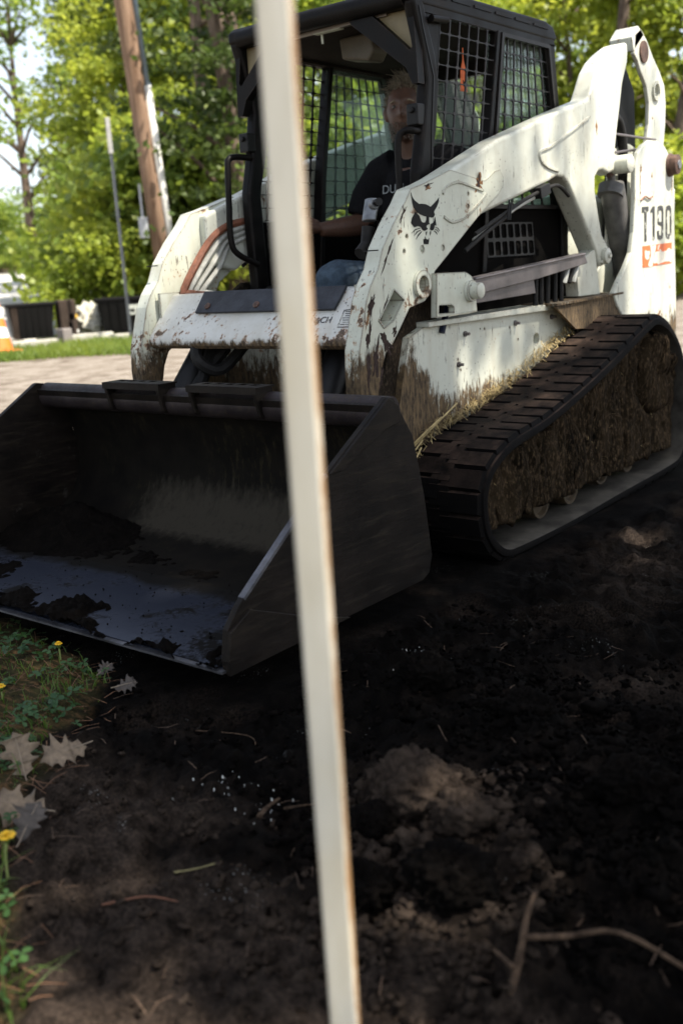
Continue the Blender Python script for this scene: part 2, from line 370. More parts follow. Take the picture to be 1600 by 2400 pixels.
# body
b = MB(); b.prism([(.58, .33), (.60, .80), (.40, .84), (-1.6, .84), (-1.66, .34)], -.47, .47)
body = b.obj('body', GROUT, LOADER, bevel=.01)
b = MB(); b.box((.612, 0, .58), (.02, .93, .44)); b.box((.625, .18, .66), (.02, .10, .20)); b.obj('front_plate', WHITE_MUDDY, body, bevel=.006)
fh = [circ((-.261, .706), .026, 14), circ((.378, .687), .006, 8), circ((.206, .789), .005, 8), circ((.173, .787), .005, 8), circ((-.03, .775), .005, 8), circ((-.1, .72), .005, 8), circ((.36, .645), .005, 8)]
fp = [(.70, .80), (.60, .83), (.516, .843), (-1.03, .843), (-1.05, .40), (.83, .40), (.80, .50)]
b = MB(); b.prism(fp, .485, .54, holes=fh); b.obj('fender_plate', WHITE_FENDER, body)
b = MB(); b.prism(fp, -.54, -.485); b.obj('fender_plate', WHITE_FENDER, body)
for x, z in ((.325, .780), (-.074, .789), (-.40, .79), (.378, .668)):
    b = MB(); b.lathe((x, .54, z), (0, 1, 0), [(.011, 0), (.011, .008), (.006, .008), (.006, .024)], 8); b.obj('bolt', GREYMETAL, body)
for sg in (1, -1): b = MB(); b.prism([(.61, .828), (-1.03, .818), (-1.03, .848), (.61, .848)], sg*.43, sg*.566); b.obj('deck_shelf', WHITE, body, bevel=.003)
for sg in (1, -1): b = MB(); b.prism([(-.30, .838), (-.98, .852), (-1.0, .70), (-.50, .728)], sg*.60, sg*.612); b.prism([(-.30, .852), (-1.0, .862), (-1.0, .852), (-.30, .842)], sg*.45, sg*.622); b.obj('rear_gusset', WHITE_CAKED, body)
brk = [(.607, .862), (.596, 1.019), (.402, 1.015), (.362, 1.0), (.336, .975), (.325, .865)]
slot = [(.592, .875), (.588, .905), (.505, .902), (.488, .893), (.488, .872)]
b = MB(); b.prism(brk, .575, .600, holes=[slot]); b.obj('pin_bracket', WHITE_ARM, body)
b = MB(); b.lathe((.378, .598, .944), (0, 1, 0), [(.040, 0), (.040, .018), (.030, .018), (.030, .052), (.022, .056)], 18); b.obj('pivot_pin', WHITE, body, smooth=True)
b = MB(); b.prism([(.335, .988), (-.62, 1.052), (-.655, 1.008), (-.18, .962), (.33, .926)], .583, .597); b.prism([(.335, .99), (-.62, 1.054), (-.62, 1.046), (.335, .982)], .55, .605)
b.obj('guard_rail', GREYMETAL, body, bevel=.003)
b = MB(); b.prism([(.325, .935), (-.17, .965), (-.185, .903), (.325, .893)], .570, .581); b.obj('guard_rail', GREYMETAL, body, bevel=.002)
b = MB(); b.prism([(-.60, 1.005), (-.80, 1.07), (-.86, .86), (-.63, .862)], .50, .565); b.obj('tower_foot', WHITE, body, bevel=.004)
for x in (-.22, -.27, -.33, -.40, -.46):
    b = MB(); b.tube([(x, .56, .85), (x-.005, .56, .99)], .011, 8); b.obj('hydraulic_fitting', BLACK, body, smooth=True)
for i in range(3):
    b = MB(); b.tube([(-.47-.045*i, .57, .93), (-.5-.045*i, .575, 1.0), (-.53-.045*i, .55, 1.04)], .012, 8); b.obj('hose', PIPEW if i != 1 else RUBBERHOSE, body, smooth=True)
# dark muddy link behind the left front arm
dl = [(.46, 1.017), (.37, 1.02), (.443, .922), (.468, .853), (.464, .826), (.567, .802), (.624, .792), (.69, .755), (.72, .65), (.744, .40), (.93, .40), (.92, .60), (.824, .694), (.788, .751), (.746, .792), (.688, .847), (.62, .93)]
for sg in (1, -1):
    b = MB(); b.prism(dl, sg*.485, sg*.512); b.obj('tilt_link', mudmat('oily_mud', (.012, .010, .008), (.03, .022, .016), (.12, .09, .06), 1.3) if sg == 1 else bpy.data.materials['oily_mud'], body, bevel=.006)
b = MB(); b.tube([(.37, .55, 1.01), (.47, .552, .87), (.50, .55, .80)], .012, 8); b.obj('hose', simple('blue_black_hose', (.012, .014, .03), .4), body, smooth=True)
b = MB(); b.box((-1.2, 0, 1.08), (.82, .84, .50)); b.obj('engine_hood', WHITE, body, bevel=.04)
# grille side of the cab base, seen below the boom
for sg in (1, -1): b = MB(); b.prism([(.42, .85), (.42, 1.265), (-.68, 1.265), (-.68, .85)], sg*.41, sg*.440); b.obj('side_panel', GROUT, body)

def chip_poly(cx, cz, rx, rz, ang, seed, n=22):
    rg = np.random.default_rng(seed); out = []; n = n*2; ph = rg.uniform(0, 6.28, 5); am = rg.uniform(.05, .22, 5)
    for k in range(n):
        a = 2*math.pi*k/n; f = .8+sum(am[j]*math.sin((j+2)*a+ph[j]) for j in range(5))+.16*rg.normal()
        x, z = rx*f*math.cos(a), rz*f*math.sin(a); out.append((cx+x*math.cos(ang)-z*math.sin(ang), cz+x*math.sin(ang)+z*math.cos(ang)))
    return out
CHIPMAT = simple('bare_primer', (.045, .03, .026), .8, 0, .5, 50, .3)
RUSTMAT = simple('rust_bloom', (.22, .10, .03), .8, 0, .6, 60, .3)
# tower
tw = [(-1.127, 1.434), (-1.156, 1.5), (-1.217, 1.54), (-1.301, 1.564), (-1.393, 1.567), (-1.50, 1.545), (-1.585, 1.49), (-1.622, 1.42), (-1.649, 1.161), (-1.682, .884), (-1.71, .55), (-1.03, .55), (-1.02, .72), (-.93, .80), (-.884, .860), (-.94, .915), (-1.021, .976), (-1.086, 1.041), (-1.114, 1.136), (-1.126, 1.266)]
LET = dict(
 T=([(-1.2079, 1.2529), (-1.2889, 1.2555), (-1.2897, 1.2325), (-1.266, 1.2302), (-1.2697, 1.0903), (-1.2455, 1.0898), (-1.2385, 1.2283), (-1.2087, 1.2272)], []),
 one=([(-1.3414, 1.2554), (-1.3687, 1.2571), (-1.3736, 1.0936), (-1.3512, 1.0929), (-1.3439, 1.2307), (-1.3169, 1.225), (-1.319, 1.2383)], []),
 nine=([(-1.4116, 1.2558), (-1.443, 1.2617), (-1.4725, 1.258), (-1.483, 1.2387), (-1.486, 1.1723), (-1.486, 1.1135), (-1.4769, 1.0999), (-1.4449, 1.0936), (-1.4154, 1.1), (-1.4069, 1.1147), (-1.4059, 1.1381), (-1.427, 1.1397), (-1.4305, 1.1202), (-1.4441, 1.1132), (-1.4626, 1.1178), (-1.466, 1.1627), (-1.4418, 1.1659), (-1.4151, 1.1719), (-1.4067, 1.1845), (-1.4044, 1.2385)], [[(-1.4231, 1.2327), (-1.4439, 1.2405), (-1.4628, 1.2347), (-1.4651, 1.1842), (-1.4466, 1.1794), (-1.4251, 1.1844)]]),
 zero=([(-1.5265, 1.2564), (-1.5534, 1.2639), (-1.5784, 1.2596), (-1.5903, 1.2429), (-1.5976, 1.1217), (-1.5863, 1.1019), (-1.5561, 1.0974), (-1.531, 1.1038), (-1.5219, 1.1228), (-1.5181, 1.2387)], [[(-1.5356, 1.2368), (-1.5545, 1.2418), (-1.574, 1.2369), (-1.5807, 1.1259), (-1.5633, 1.1182), (-1.5411, 1.1225)]]))
def worn_print(name, ink, lo=.55, hi=.6, scl=16):
    t = NT(name); n = t.math('ADD', t.math('MULTIPLY', t.noise(scl, 8, .7), .7), t.math('MULTIPLY', t.noise(5, 2), .3))
    f = t.mr(n, lo, hi); t.set(col=t.mix(f, ink, (.60, .60, .53)), rough=.45); return t.m
def decal_mat():
    t = NT('orange_decal'); s3 = t.sep()
    n = t.math('ADD', t.math('MULTIPLY', t.noise(17, 7, .62, t.scale((1, 1, 1.6))), .6), t.math('MULTIPLY', t.noise(6, 3), .4))
    band = t.math('ABSOLUTE', t.math('SUBTRACT', s3[2], 1.005)); mid = t.mr(band, .045, .015, 0, .16)
    f = t.mr(n, .66, .69)
    t.set(col=t.mix(f, (.62, .13, .03), (.62, .58, .50)), rough=.45); return t.m
for sg in (1, -1):
    b = MB(); b.prism(tw, sg*.595, sg*.62); b.prism([(x*.98-.02, z) for x, z in tw], sg*.47, sg*.485); b.prism(rect(-1.70, -1.66, .56, 1.35), sg*.47, sg*.60)
    tower = b.obj('arm_tower', WHITE, LOADER, bevel=.012, seg=3)
    b = MB(); b.lathe((-1.565, sg*.62, 1.458), (0, sg, 0), [(.058, 0), (.055, .010), (.050, .012), (.048, .044), (.036, .048)], 20); b.obj('pivot_pin', RUSTPIN, tower, smooth=True)
    b = MB(); b.lathe((-1.565, sg*.667, 1.458), (0, sg, 0), [(.022, 0), (.020, .006)], 14); b.obj('pin_cap', STEEL, tower, smooth=True)
    if sg == 1:
        ink = worn_print('worn_black_print', (.03, .03, .028))
        b = MB()
        for k, (o_, h_) in LET.items(): b.prism(o_, .6205, .6225, holes=h_)
        b.obj('model_number', ink, tower)
        b = MB(); b.prism([(-1.2211, 1.0675), (-1.6043, 1.0775), (-1.6124, .9743), (-1.2268, .9651)], .6205, .6222); dcl = b.obj('orange_decal', decal_mat(), tower)
        b = MB()
        for pg_ in ([(-1.2464, 1.0431), (-1.2614, 1.0484), (-1.282, 1.0402), (-1.3023, 1.0444), (-1.3128, 1.0393), (-1.3156, 1.0315), (-1.3032, 1.0203), (-1.3087, 1.0085), (-1.2834, .9997), (-1.2705, 1.004), (-1.2551, 1.0083), (-1.2495, 1.0258)], [(-1.3158, 1.0701), (-1.3426, 1.0711), (-1.3405, 1.0579), (-1.3532, 1.0673), (-1.3844, 1.0715), (-1.3926, 1.0625), (-1.3804, 1.0375), (-1.3656, 1.0145), (-1.3562, .9875), (-1.3465, .9663), (-1.3051, .965), (-1.2945, .9761), (-1.3042, .9912), (-1.329, 1.0195), (-1.3228, 1.0468)], [(-1.365, 1.0301), (-1.4015, 1.0369), (-1.4121, 1.0376), (-1.436, 1.0379), (-1.441, 1.0456), (-1.4489, 1.0484), (-1.4599, 1.0431), (-1.4656, 1.0361), (-1.4846, 1.0346), (-1.5253, 1.0384), (-1.5416, 1.041), (-1.5523, 1.0487), (-1.5743, 1.0511), (-1.5915, 1.0417), (-1.6085, 1.0432), (-1.6085, .978), (-1.5838, .978), (-1.5804, .9846), (-1.5444, .9828), (-1.5223, .9846), (-1.4735, .9793), (-1.4413, .9765), (-1.4309, .972), (-1.4038, .9818), (-1.3643, .9793), (-1.3583, .9991)], [(-1.4215, 1.0657), (-1.4373, 1.0712), (-1.4453, 1.0701), (-1.4224, 1.0441), (-1.4118, 1.0444)]): b.prism(pg_, .6221, .6226)
        b.obj('worn_lettering', simple('worn_cream_print', (.60, .57, .49), .5, 0, .2, 60), tower)
        b = MB(); b.tube(crom([(-1.19, .624, 1.283), (-1.235, .626, 1.302), (-1.285, .626, 1.292), (-1.33, .625, 1.303)]), .0035, 6); b.obj('bent_wire', RUST, tower)
        for cx, cz, rx, rz in ((-1.185, 1.365, .005, .075), (-1.195, 1.43, .010, .018), (-1.33, 1.40, .008, .012), (-1.60, 1.36, .006, .05), (-1.45, .72, .02, .02)): b = MB(); b.prism(chip_poly(cx, cz, rx, rz, 0, int(abs(cx*100))), .6203, .6206); b.obj('rust_streak', RUSTMAT, tower)

# rear link, lift cylinder and hose loop
lk_ = [(-1.331, 2.079), (-1.406, 2.041), (-1.489, 1.973), (-1.575, 1.916), (-1.646, 1.853), (-1.667, 1.771), (-1.666, 1.668), (-1.63, 1.45), (-1.45, 1.45), (-1.416, 1.568), (-1.441, 1.654), (-1.443, 1.753), (-1.408, 1.831), (-1.337, 1.889), (-1.30, 1.93), (-1.255, 1.96), (-1.262, 2.044)]
for sg in (1, -1):
    b = MB(); b.prism(lk_, sg*.535, sg*.555, holes=[circ((-1.525, 1.815), .034, 14)]); 
    b.prism([(-1.25, 1.97), (-1.225, 2.03), (-1.30, 2.09), (-1.38, 2.06)], sg*.44, sg*.555)
    link = b.obj('rear_link', WHITE, LOADER, bevel=.008, seg=2)
    b = MB(); b.lathe((-1.366, sg*.552, 1.98), (0, sg, 0), [(.052, 0), (.050, .010), (.040, .012), (.02, .009)], 18); b.obj('pivot_pin', RUSTPIN, link, smooth=True)
    b = MB(); b.prism(circ((-1.525, 1.815), .047, 18), sg*.553, sg*.566, holes=[circ((-1.525, 1.815), .034, 18)]); b.obj('hole_boss', WHITE, link)
    b = MB(); b.prism([(-1.12, 1.985), (-1.30, 1.985), (-1.47, 1.82), (-1.50, 1.45), (-1.45, 1.0), (-1.17, .9), (-1.20, 1.45), (-1.19, 1.62), (-1.15, 1.76), (-1.09, 1.84)], sg*.43, sg*.47); b.obj('inner_link_shade', BLACK, link, bevel=.006)  # link plate widened and blackened to stand in for the gap's shade
    b = MB(); b.tube([(-1.04, sg*.53, 1.44), (-1.06, sg*.53, 1.37)], .019, 10); b.tube([(-1.06, sg*.53, 1.36), (-1.24, sg*.53, .93)], .058, 16)
    b.lathe((-1.062, sg*.53, 1.355), (.06, 0, -.143), [(.062, 0), (.062, .05)], 16)
    cyl = b.obj('lift_cylinder', simple('cylinder_grey', (.12, .115, .11), .45, .2, .7, 9) if sg == 1 else bpy.data.materials['cylinder_grey'], LOADER, smooth=True)
    b = MB(); b.lathe((-1.035, sg*.48, 1.447), (0, sg, 0), [(.042, 0), (.042, .155), (.034, .16)], 18); b.obj('rod_pin', WHITE, cyl, smooth=True)
    b = MB(); b.tube([(-1.0, sg*.54, 1.40), (-1.18, sg*.555, 1.455)], .012, 8); b.obj('rod_end', RUSTPIN, cyl)
    b = MB(); b.tube(crom([(-.93, sg*.49, 1.62), (-1.08, sg*.50, 1.66), (-1.20, sg*.50, 1.66), (-1.26, sg*.50, 1.52), (-1.24, sg*.50, 1.2), (-1.22, sg*.5, .95)]), .024, 10); b.obj('hose', RUBBERHOSE, LOADER, smooth=True)
    for p, q in (((-.98, .56, 1.585), (-1.42, .60, 1.575)), ((-1.0, .56, 1.50), (-1.36, .58, 1.535))):
        b = MB(); b.tube([(p[0], sg*p[1], p[2]), (q[0], sg*q[1], q[2])], .006, 6); b.obj('stay_rod', GREYMETAL, LOADER)

# lift arms
boom = [(.449, 1.374), (.089, 1.502), (-.395, 1.634), (-.718, 1.715), (-.765, 1.78), (-.806, 1.838), (-.86, 1.885), (-.928, 1.924), (-1.0, 1.955), (-1.054, 1.976), (-1.137, 1.995), (-1.145, 1.95), (-1.139, 1.904), (-1.086, 1.808), (-1.059, 1.705), (-1.036, 1.629), (-1.004, 1.501), (-1.03, 1.475), (-1.015, 1.42), (-.94, 1.405), (-.87, 1.418), (-.826, 1.412), (-.789, 1.383), (-.789, 1.326), (-.826, 1.221), (-.864, 1.133), (-.935, 1.075), (-.945, 1.03), (-.91, .995), (-.85, .985), (-.82, 1.015), (-.79, 1.065), (-.699, 1.163), (-.599, 1.266), (-.524, 1.344), (-.47, 1.375), (-.41, 1.378), (-.331, 1.354), (.238, 1.219), (.50, 1.07), (.66, 1.10), (.66, 1.30)]
front = [(.449, 1.378), (.624, 1.327), (.705, 1.308), (.744, 1.263), (.815, 1.196), (.884, 1.116), (.918, 1.047), (.962, .998), (.991, .949), (1.018, .866), (1.044, .789), (1.05, .70), (1.045, .60), (1.03, .42), (.95, .42), (.957, .605), (.928, .712), (.898, .766), (.856, .793), (.795, .854), (.743, .908), (.70, .915), (.645, .925), (.608, .955), (.592, .998), (.575, 1.026), (.55, 1.04), (.27, 1.21), (.10, 1.30), (.065, 1.33), (.062, 1.36), (.09, 1.39), (.13, 1.382), (.205, 1.345)]
HOLES = [(.743, 1.15, .008), (.762, 1.101, .008), (.649, 1.105, .013), (.515, 1.107, .010), (.33, 1.297, .007), (.332, 1.254, .007)]
pocket = [(.836, .974), (.78, .937), (.845, .872), (.90, .852), (.928, .880)]
LOGO = [[(.7082, 1.2955), (.7013, 1.2803), (.6871, 1.2691), (.6607, 1.2574), (.6469, 1.2585), (.6193, 1.257), (.6009, 1.2522), (.5893, 1.2479), (.5723, 1.2568), (.5526, 1.267), (.5324, 1.2806), (.5375, 1.2629), (.5507, 1.2469), (.5676, 1.2326), (.5673, 1.2276), (.5635, 1.2234), (.5661, 1.2184), (.5738, 1.2125), (.5865, 1.2112), (.5989, 1.2143), (.6013, 1.2109), (.6025, 1.1942), (.5976, 1.1883), (.6085, 1.1884), (.6188, 1.1843), (.6211, 1.1794), (.6127, 1.1743), (.6177, 1.1701), (.6319, 1.1665), (.6457, 1.1696), (.6528, 1.1772), (.6587, 1.1814), (.6738, 1.1829), (.6954, 1.1793), (.7147, 1.1942), (.7065, 1.2113), (.6855, 1.2308), (.668, 1.221), (.6616, 1.2169), (.6554, 1.2053), (.6483, 1.197), (.6377, 1.1945), (.6252, 1.196), (.6199, 1.2043), (.6167, 1.2151), (.6345, 1.2173), (.6587, 1.2234), (.6778, 1.2316), (.6935, 1.2446), (.7013, 1.26)],
 [(.5625, 1.2142), (.5588, 1.199), (.5556, 1.1838), (.5661, 1.1856), (.5699, 1.1763), (.5751, 1.1696), (.5864, 1.1673), (.5987, 1.1716), (.5967, 1.1774), (.5911, 1.19), (.575, 1.1941), (.5682, 1.2007)],
 [(.6605, 1.1773), (.6897, 1.1735), (.7149, 1.1598), (.6869, 1.171), (.6607, 1.1748)], [(.6579, 1.1706), (.6813, 1.1651), (.7006, 1.1498), (.6768, 1.1634), (.6566, 1.1681)], [(.6521, 1.1656), (.6728, 1.1559), (.6878, 1.1388), (.6684, 1.1534), (.6508, 1.1631)],
 [(.5633, 1.1796), (.5459, 1.1761), (.5338, 1.1641), (.5492, 1.1744), (.5634, 1.1776)], [(.5653, 1.1729), (.5512, 1.1685), (.5421, 1.1599), (.5545, 1.1677), (.5655, 1.1707)], [(.5705, 1.1671), (.5581, 1.1618), (.5513, 1.1524), (.5614, 1.1602), (.5716, 1.165)],
 [(.6244, 1.1636), (.6165, 1.1646), (.6201, 1.1576), (.6231, 1.151), (.6248, 1.1577)], [(.597, 1.1649), (.5914, 1.164), (.5934, 1.1573), (.6002, 1.1506), (.598, 1.159)],
 [(.6302, 1.1478), (.6275, 1.141), (.6185, 1.1367), (.6106, 1.1374), (.6061, 1.1423), (.6076, 1.1306), (.6118, 1.1206), (.6398, 1.1215), (.6422, 1.1313), (.6408, 1.1388), (.6314, 1.1394)]]
for sg in (1, -1):
    b = MB(); b.prism(boom, sg*.478, sg*.572)
    arm = b.obj('lift_arm', WHITE, LOADER, bevel=.014, seg=3)
    hl = ([circ((x, z), r, 10) for x, z, r in HOLES] if sg == 1 else []) + [pocket, circ((.668, .984), .030, 16)]
    b = MB(); b.prism(front, sg*.515, sg*.578, holes=hl); plate = b.obj('arm_plate', WHITE_ARM, arm, bevel=.004, seg=1)
    b = MB(); b.box((.855, sg*.495, .92), (.17, .010, .16)); b.obj('pocket_back', WHITE_MUDDY, arm)
    if sg == 1: b = MB(); b.box((.64, sg*.507, 1.13), (.34, .010, .16)); b.obj('backing_plate', GROUT, arm)
    b = MB(); b.prism(circ((.668, .984), .05, 20), sg*.577, sg*.592, holes=[circ((.668, .984), .030, 20)]); b.obj('pin_boss', WHITE_ARM, arm)
    b = MB(); b.lathe((.668, sg*.53, .984), (0, sg, 0), [(.03, 0), (.03, .01)], 14); b.obj('pin', RUSTPIN, arm)
    pk = [((p[0]-.855)*1.07+.855, (p[1]-.905)*1.07+.905) for p in pocket]
    b = MB(); b.prism(pk, sg*.577, sg*.582, holes=[pocket]); b.obj('pocket_rim', WHITE_ARM, arm)
    for pl in ([(.506, 1.293), (.48, 1.318), (.40, 1.336), (.30, 1.322), (.227, 1.309)], [(.505, 1.215), (.47, 1.20), (.434, 1.196), (.36, 1.21), (.28, 1.25), (.20, 1.297)]):
        b = MB(); b.tube(crom([(x, sg*.577, z) for x, z in pl], 3), .007, 6); b.obj('pressed_rib', WHITE_ARM, arm, smooth=True)
    for pl in ([(-.268, 1.43), (-.245, 1.455), (-.261, 1.475), (-.346, 1.495), (-.55, 1.57), (-.72, 1.635)], [(-.268, 1.43), (-.33, 1.41), (-.415, 1.40)]):
        b = MB(); b.tube(crom([(x, sg*.572, z) for x, z in pl], 3), .008, 6); b.obj('pressed_rib', WHITE, arm, smooth=True)
    b = MB(); b.tube(crom([(-.85, sg*.572, 1.0), (-.88, sg*.572, 1.04)], 2), .01, 6); b.lathe((-.885, sg*.572, 1.035), (0, sg, 0), [(.036, 0), (.036, .02), (.028, .024)], 18)
    b.lathe((-.885, sg*.594, 1.035), (0, sg, 0), [(.012, 0), (.012, .012)], 10); b.obj('lower_boss', WHITE, arm, smooth=True)
    b = MB(); b.box((.914, sg*.5465, 1.108), (.006, .062, .004)); b.obj('seam', BLACK, arm)
    if sg == 1:
        b = MB()
        for p in LOGO: b.prism(p, .5785, .5797)
        b.obj('cat_emblem', INK, arm)
        for i, (cx, cz, rx, rz, an) in enumerate([(.255, 1.338, .016, .026, .1), (.60, 1.322, .03, .005, -.2), (.968, .93, .014, .05, .5), (.895, .80, .05, .022, .95), (.955, .75, .018, .07, .25), (.895, .915, .008, .05, .6), (.99, .83, .012, .05, .3), (.93, .69, .009, .04, .25), (1.00, .72, .010, .09, .1), (.862, 1.09, .006, .06, .62), (.76, 1.225, .006, .035, .75), (.84, .835, .012, .02, .7)]):
            b = MB(); b.prism(chip_poly(cx, cz, rx, rz, an, i), .5782, .5788); b.obj('paint_chip', CHIPMAT, arm)
        for i, (cx, cz, rx, rz, an) in enumerate([(.25, 1.335, .034, .03, .3), (.395, 1.338, .010, .006, 0), (.60, 1.312, .025, .006, -.2), (.985, .90, .007, .05, .4), (-.80, 1.60, .010, .03, .1)]):
            y0 = .5780 if cx > 0 else .5722
            b = MB(); b.prism(chip_poly(cx, cz, rx, rz, an, 40+i), y0, y0+.0003); b.obj('rust_spot', RUSTMAT, arm)
    for pl, rr in (([(.30, .585, 1.150), (.07, .585, 1.225), (-.107, .585, 1.283), (-.33, .585, 1.335), (-.42, .58, 1.335), (-.52, .57, 1.30)], .008), ([(.28, .565, 1.130), (.07, .565, 1.205), (-.107, .565, 1.262), (-.33, .565, 1.318)], .007), ([(.36, .575, 1.09), (.22, .585, 1.155), (.05, .58, 1.215)], .009)):
        b = MB(); b.tube(crom([(x, sg*y, z) for x, y, z in pl], 3), rr, 8); b.obj('hydraulic_pipe', PIPEW if rr == .007 else RUBBERHOSE, arm, smooth=True)
    b = MB(); b.box((-.25, sg*.582, 1.315), (.09, .035, .045), Matrix.Rotation(.25, 3, 'Y')); b.obj('pipe_clamp', BLACK, arm, bevel=.004)
    b = MB(); b.tube([(.075, sg*.60, 1.20), (.06, sg*.60, 1.275)], .004, 6); b.tube([(.062, sg*.602, 1.20), (.05, sg*.602, 1.265)], .004, 6); b.obj('cable_tie', BLACK, arm)
    # pipes on the inner face
    for k, (mt, rr) in enumerate(((RUST, .016), (PIPEW, .013), (PIPEW, .011), (PIPEW, .011))):
        d = .035*k
        pl = [(.42, .475, 1.275-d*.6), (.545, .475, 1.252-d*.8), (.662-d*.55, .476, 1.185-d*.9), (.815-d*.9, .478, 1.01-d*.15), (.79-d*.8, .465, .99), (.70-d*.5, .42, .975), (.58, .36, .965)]
        b = MB(); b.tube(crom([(x, sg*y, z) for x, y, z in pl], 4), rr, 8); b.obj('hydraulic_pipe', mt, arm, smooth=True)
# coupling on the left arm next to the cab opening
b = MB(); b.tube([(.745, .44, 1.285), (.77, .44, 1.21)], .030, 12, flat=.5); b.lathe((.76, .45, 1.265), (.3, .95, .1), [(.02, 0), (.02, .02)], 10)
cpl = b.obj('coupler', simple('dull_zinc', (.20, .21, .22), .45, .6, .5, 20), LOADER, smooth=True, bevel=.004)
b = MB(); b.tube([(.775, .44, 1.19), (.79, .44, 1.13), (.83, .44, 1.10)], .024, 10); b.obj('coupler_stem', RUBBERHOSE, cpl, smooth=True)
b = MB(); b.lathe((.765, .475, 1.27), (.5, .85, .1), [(.014, 0), (.014, .018)], 8); b.obj('bolt', BLACK, cpl)

# cross member between the arms
b = MB(); b.prism([(.80, .992), (.866, .990), (.99, .845), (1.004, .822), (1.0, .80), (.985, .787), (.955, .785), (.80, .81)], -.513, .513)
cross = b.obj('cross_member', WHITE_CROSS, LOADER, bevel=.012, seg=3)
nrm = Vector((.16, 0, .135)).normalized(); dirv = Vector((.135, 0, -.16)).normalized()
def crossP(u, y, off=0): q = Vector((.857, 0, 1.003)) + dirv*u + nrm*off; return (q.x, y, q.z)
b = MB(); pg = [(-.296, .018), (-.293, .117), (.398, .117), (.408, .018)]
pgv = [crossP(u, y, o) for o in (.004, .014) for y, u in pg]; n = len(pg)
b.add(pgv, [tuple(range(n)), tuple(range(n, 2*n))]+[(i, (i+1) % n, n+(i+1) % n, n+i) for i in range(n)]); b.obj('guard_plate', SLATE, cross)
for y in (-.237, .019, .275):
    b = MB(); b.lathe(crossP(.090, y, .013), nrm, [(.014, 0), (.014, .006), (.008, .008)], 8); b.obj('bolt', RUSTPIN, cross)
def text_mesh(name, s, size, mat, M, parent, ext=.0006, sx=1.0):
    cu = bpy.data.curves.new(name, 'FONT'); cu.body = s; cu.size = size; cu.extrude = ext
    o = bpy.data.objects.new(name, cu); COL.objects.link(o); bpy.context.view_layer.update()
    me = bpy.data.meshes.new_from_object(o.evaluated_get(bpy.context.evaluated_depsgraph_get()))
    bpy.data.objects.remove(o); me.transform(M @ Matrix.Diagonal((sx, 1, 1, 1))); me.materials.clear(); me.materials.append(mat); me.name = name
    o2 = bpy.data.objects.new(name, me); COL.objects.link(o2); o2.parent = parent; return o2
def frame_mat(o, ex, ez):
    ex = Vector(ex).normalized(); ez = Vector(ez).normalized(); ey = ez.cross(ex)
    M_ = Matrix((ex, ey, ez)).transposed().to_4x4(); M_.translation = Vector(o); return M_
FADED = worn_print('faded_black_print', (.05, .05, .055), .56, .62, 40)
text_mesh('lettering', 'ACH', .036, FADED, frame_mat(crossP(.166, .322, .0012), (0, 1, 0), nrm), cross)
b = MB(); lp = [(.435, .115), (.435, .185), (.505, .185), (.505, .105)]
for i in range(4):
    a_, c2 = lp[i], lp[(i+1) % 4]; b.tube([crossP(a_[1], a_[0], .001), crossP(c2[1], c2[0], .001)], .0014, 4)
for k in range(7):
    u = .120+.009*k; b.tube([crossP(u, .442+.004*(k % 3), .001), crossP(u, .485+.006*((k*2) % 3), .001)], .0011, 4)
b.obj('warning_label', FADED, cross)
# below the cross member: tilt cylinders and hoses
for sg in (1, -1):
    b = MB(); b.tube([(.82, sg*.345, .80), (.97, sg*.365, .62), (1.08, sg*.375, .45)], [.058, .056, .05], 14); b.obj('tilt_cylinder', BLACK, LOADER, smooth=True)
    for pl in ([(.80, .16, .80), (.92, .20, .70), (.99, .25, .74), (.95, .29, .82)], [(.86, .28, .82), (.92, .275, .72), (.98, .285, .6), (1.04, .29, .48)], [(.84, .24, .78), (.95, .29, .66), (1.0, .31, .58)]):
        b = MB(); b.tube(crom([(x, sg*y, z) for x, y, z in pl], 4), .024, 8); b.obj('hose', RUBBERHOSE, LOADER, smooth=True)
b = MB(); b.box((1.085, 0, .38), (.05, 1.0, .42)); b.box((1.03, .30, .70), (.03, .05, .30), Matrix.Rotation(.5, 3, 'Y')); b.obj('coupler_frame', BLACK, LOADER, bevel=.01)

# ------------------------------------------------------------------ tracks
tp = [(-.66, .745), (-.76, .768), (-.86, .752), (-.98, .698), (-1.10, .59), (-1.18, .44), (-1.215, .27), (-1.19, .11), (-1.11, .02), (-.95, -.006), (-.4, -.018), (.1, -.03), (.5, -.026), (.624, -.014), (.706, .03), (.762, .09), (.793, .167), (.795, .268), (.752, .347), (.674, .40), (.538, .443), (.30, .478), (-.014, .551), (-.343, .645)]
loop = crom([(x, 0, z) for x, z in tp], 6, True); NL = len(loop)
ctr = Vector((-.2, 0, .3)); nl = []
for i in range(NL):
    t = (loop[(i+1) % NL]-loop[i-1]).normalized(); n_ = Vector((t.z, 0, -t.x)); n_ = n_ if n_.dot(loop[i]-ctr) > 0 else -n_; nl.append(n_)
# orientation along the loop is consistent: use one sign
sgn = 1 if sum((Vector(((loop[(i+1) % NL]-loop[i-1]).z, 0, -(loop[(i+1) % NL]-loop[i-1]).x)).dot(nl[i]) > 0) for i in range(NL)) > NL/2 else -1
nl = [sgn*Vector(((loop[(i+1) % NL]-loop[i-1]).z, 0, -(loop[(i+1) % NL]-loop[i-1]).x)).normalized() for i in range(NL)]
seglen = [(loop[(i+1) % NL]-loop[i]).length for i in range(NL)]; TOT = sum(seglen)
def on_loop(s):
    s %= TOT
    for i in range(NL):
        if s <= seglen[i]:
            f = s/seglen[i]; p = loop[i].lerp(loop[(i+1) % NL], f); n_ = nl[i].lerp(nl[(i+1) % NL], f).normalized(); return p, n_, (loop[(i+1) % NL]-loop[i]).normalized()
        s -= seglen[i]
    return loop[0], nl[0], (loop[1]-loop[0]).normalized()
Y0, Y1 = .555, .88
LUGMESH = {}
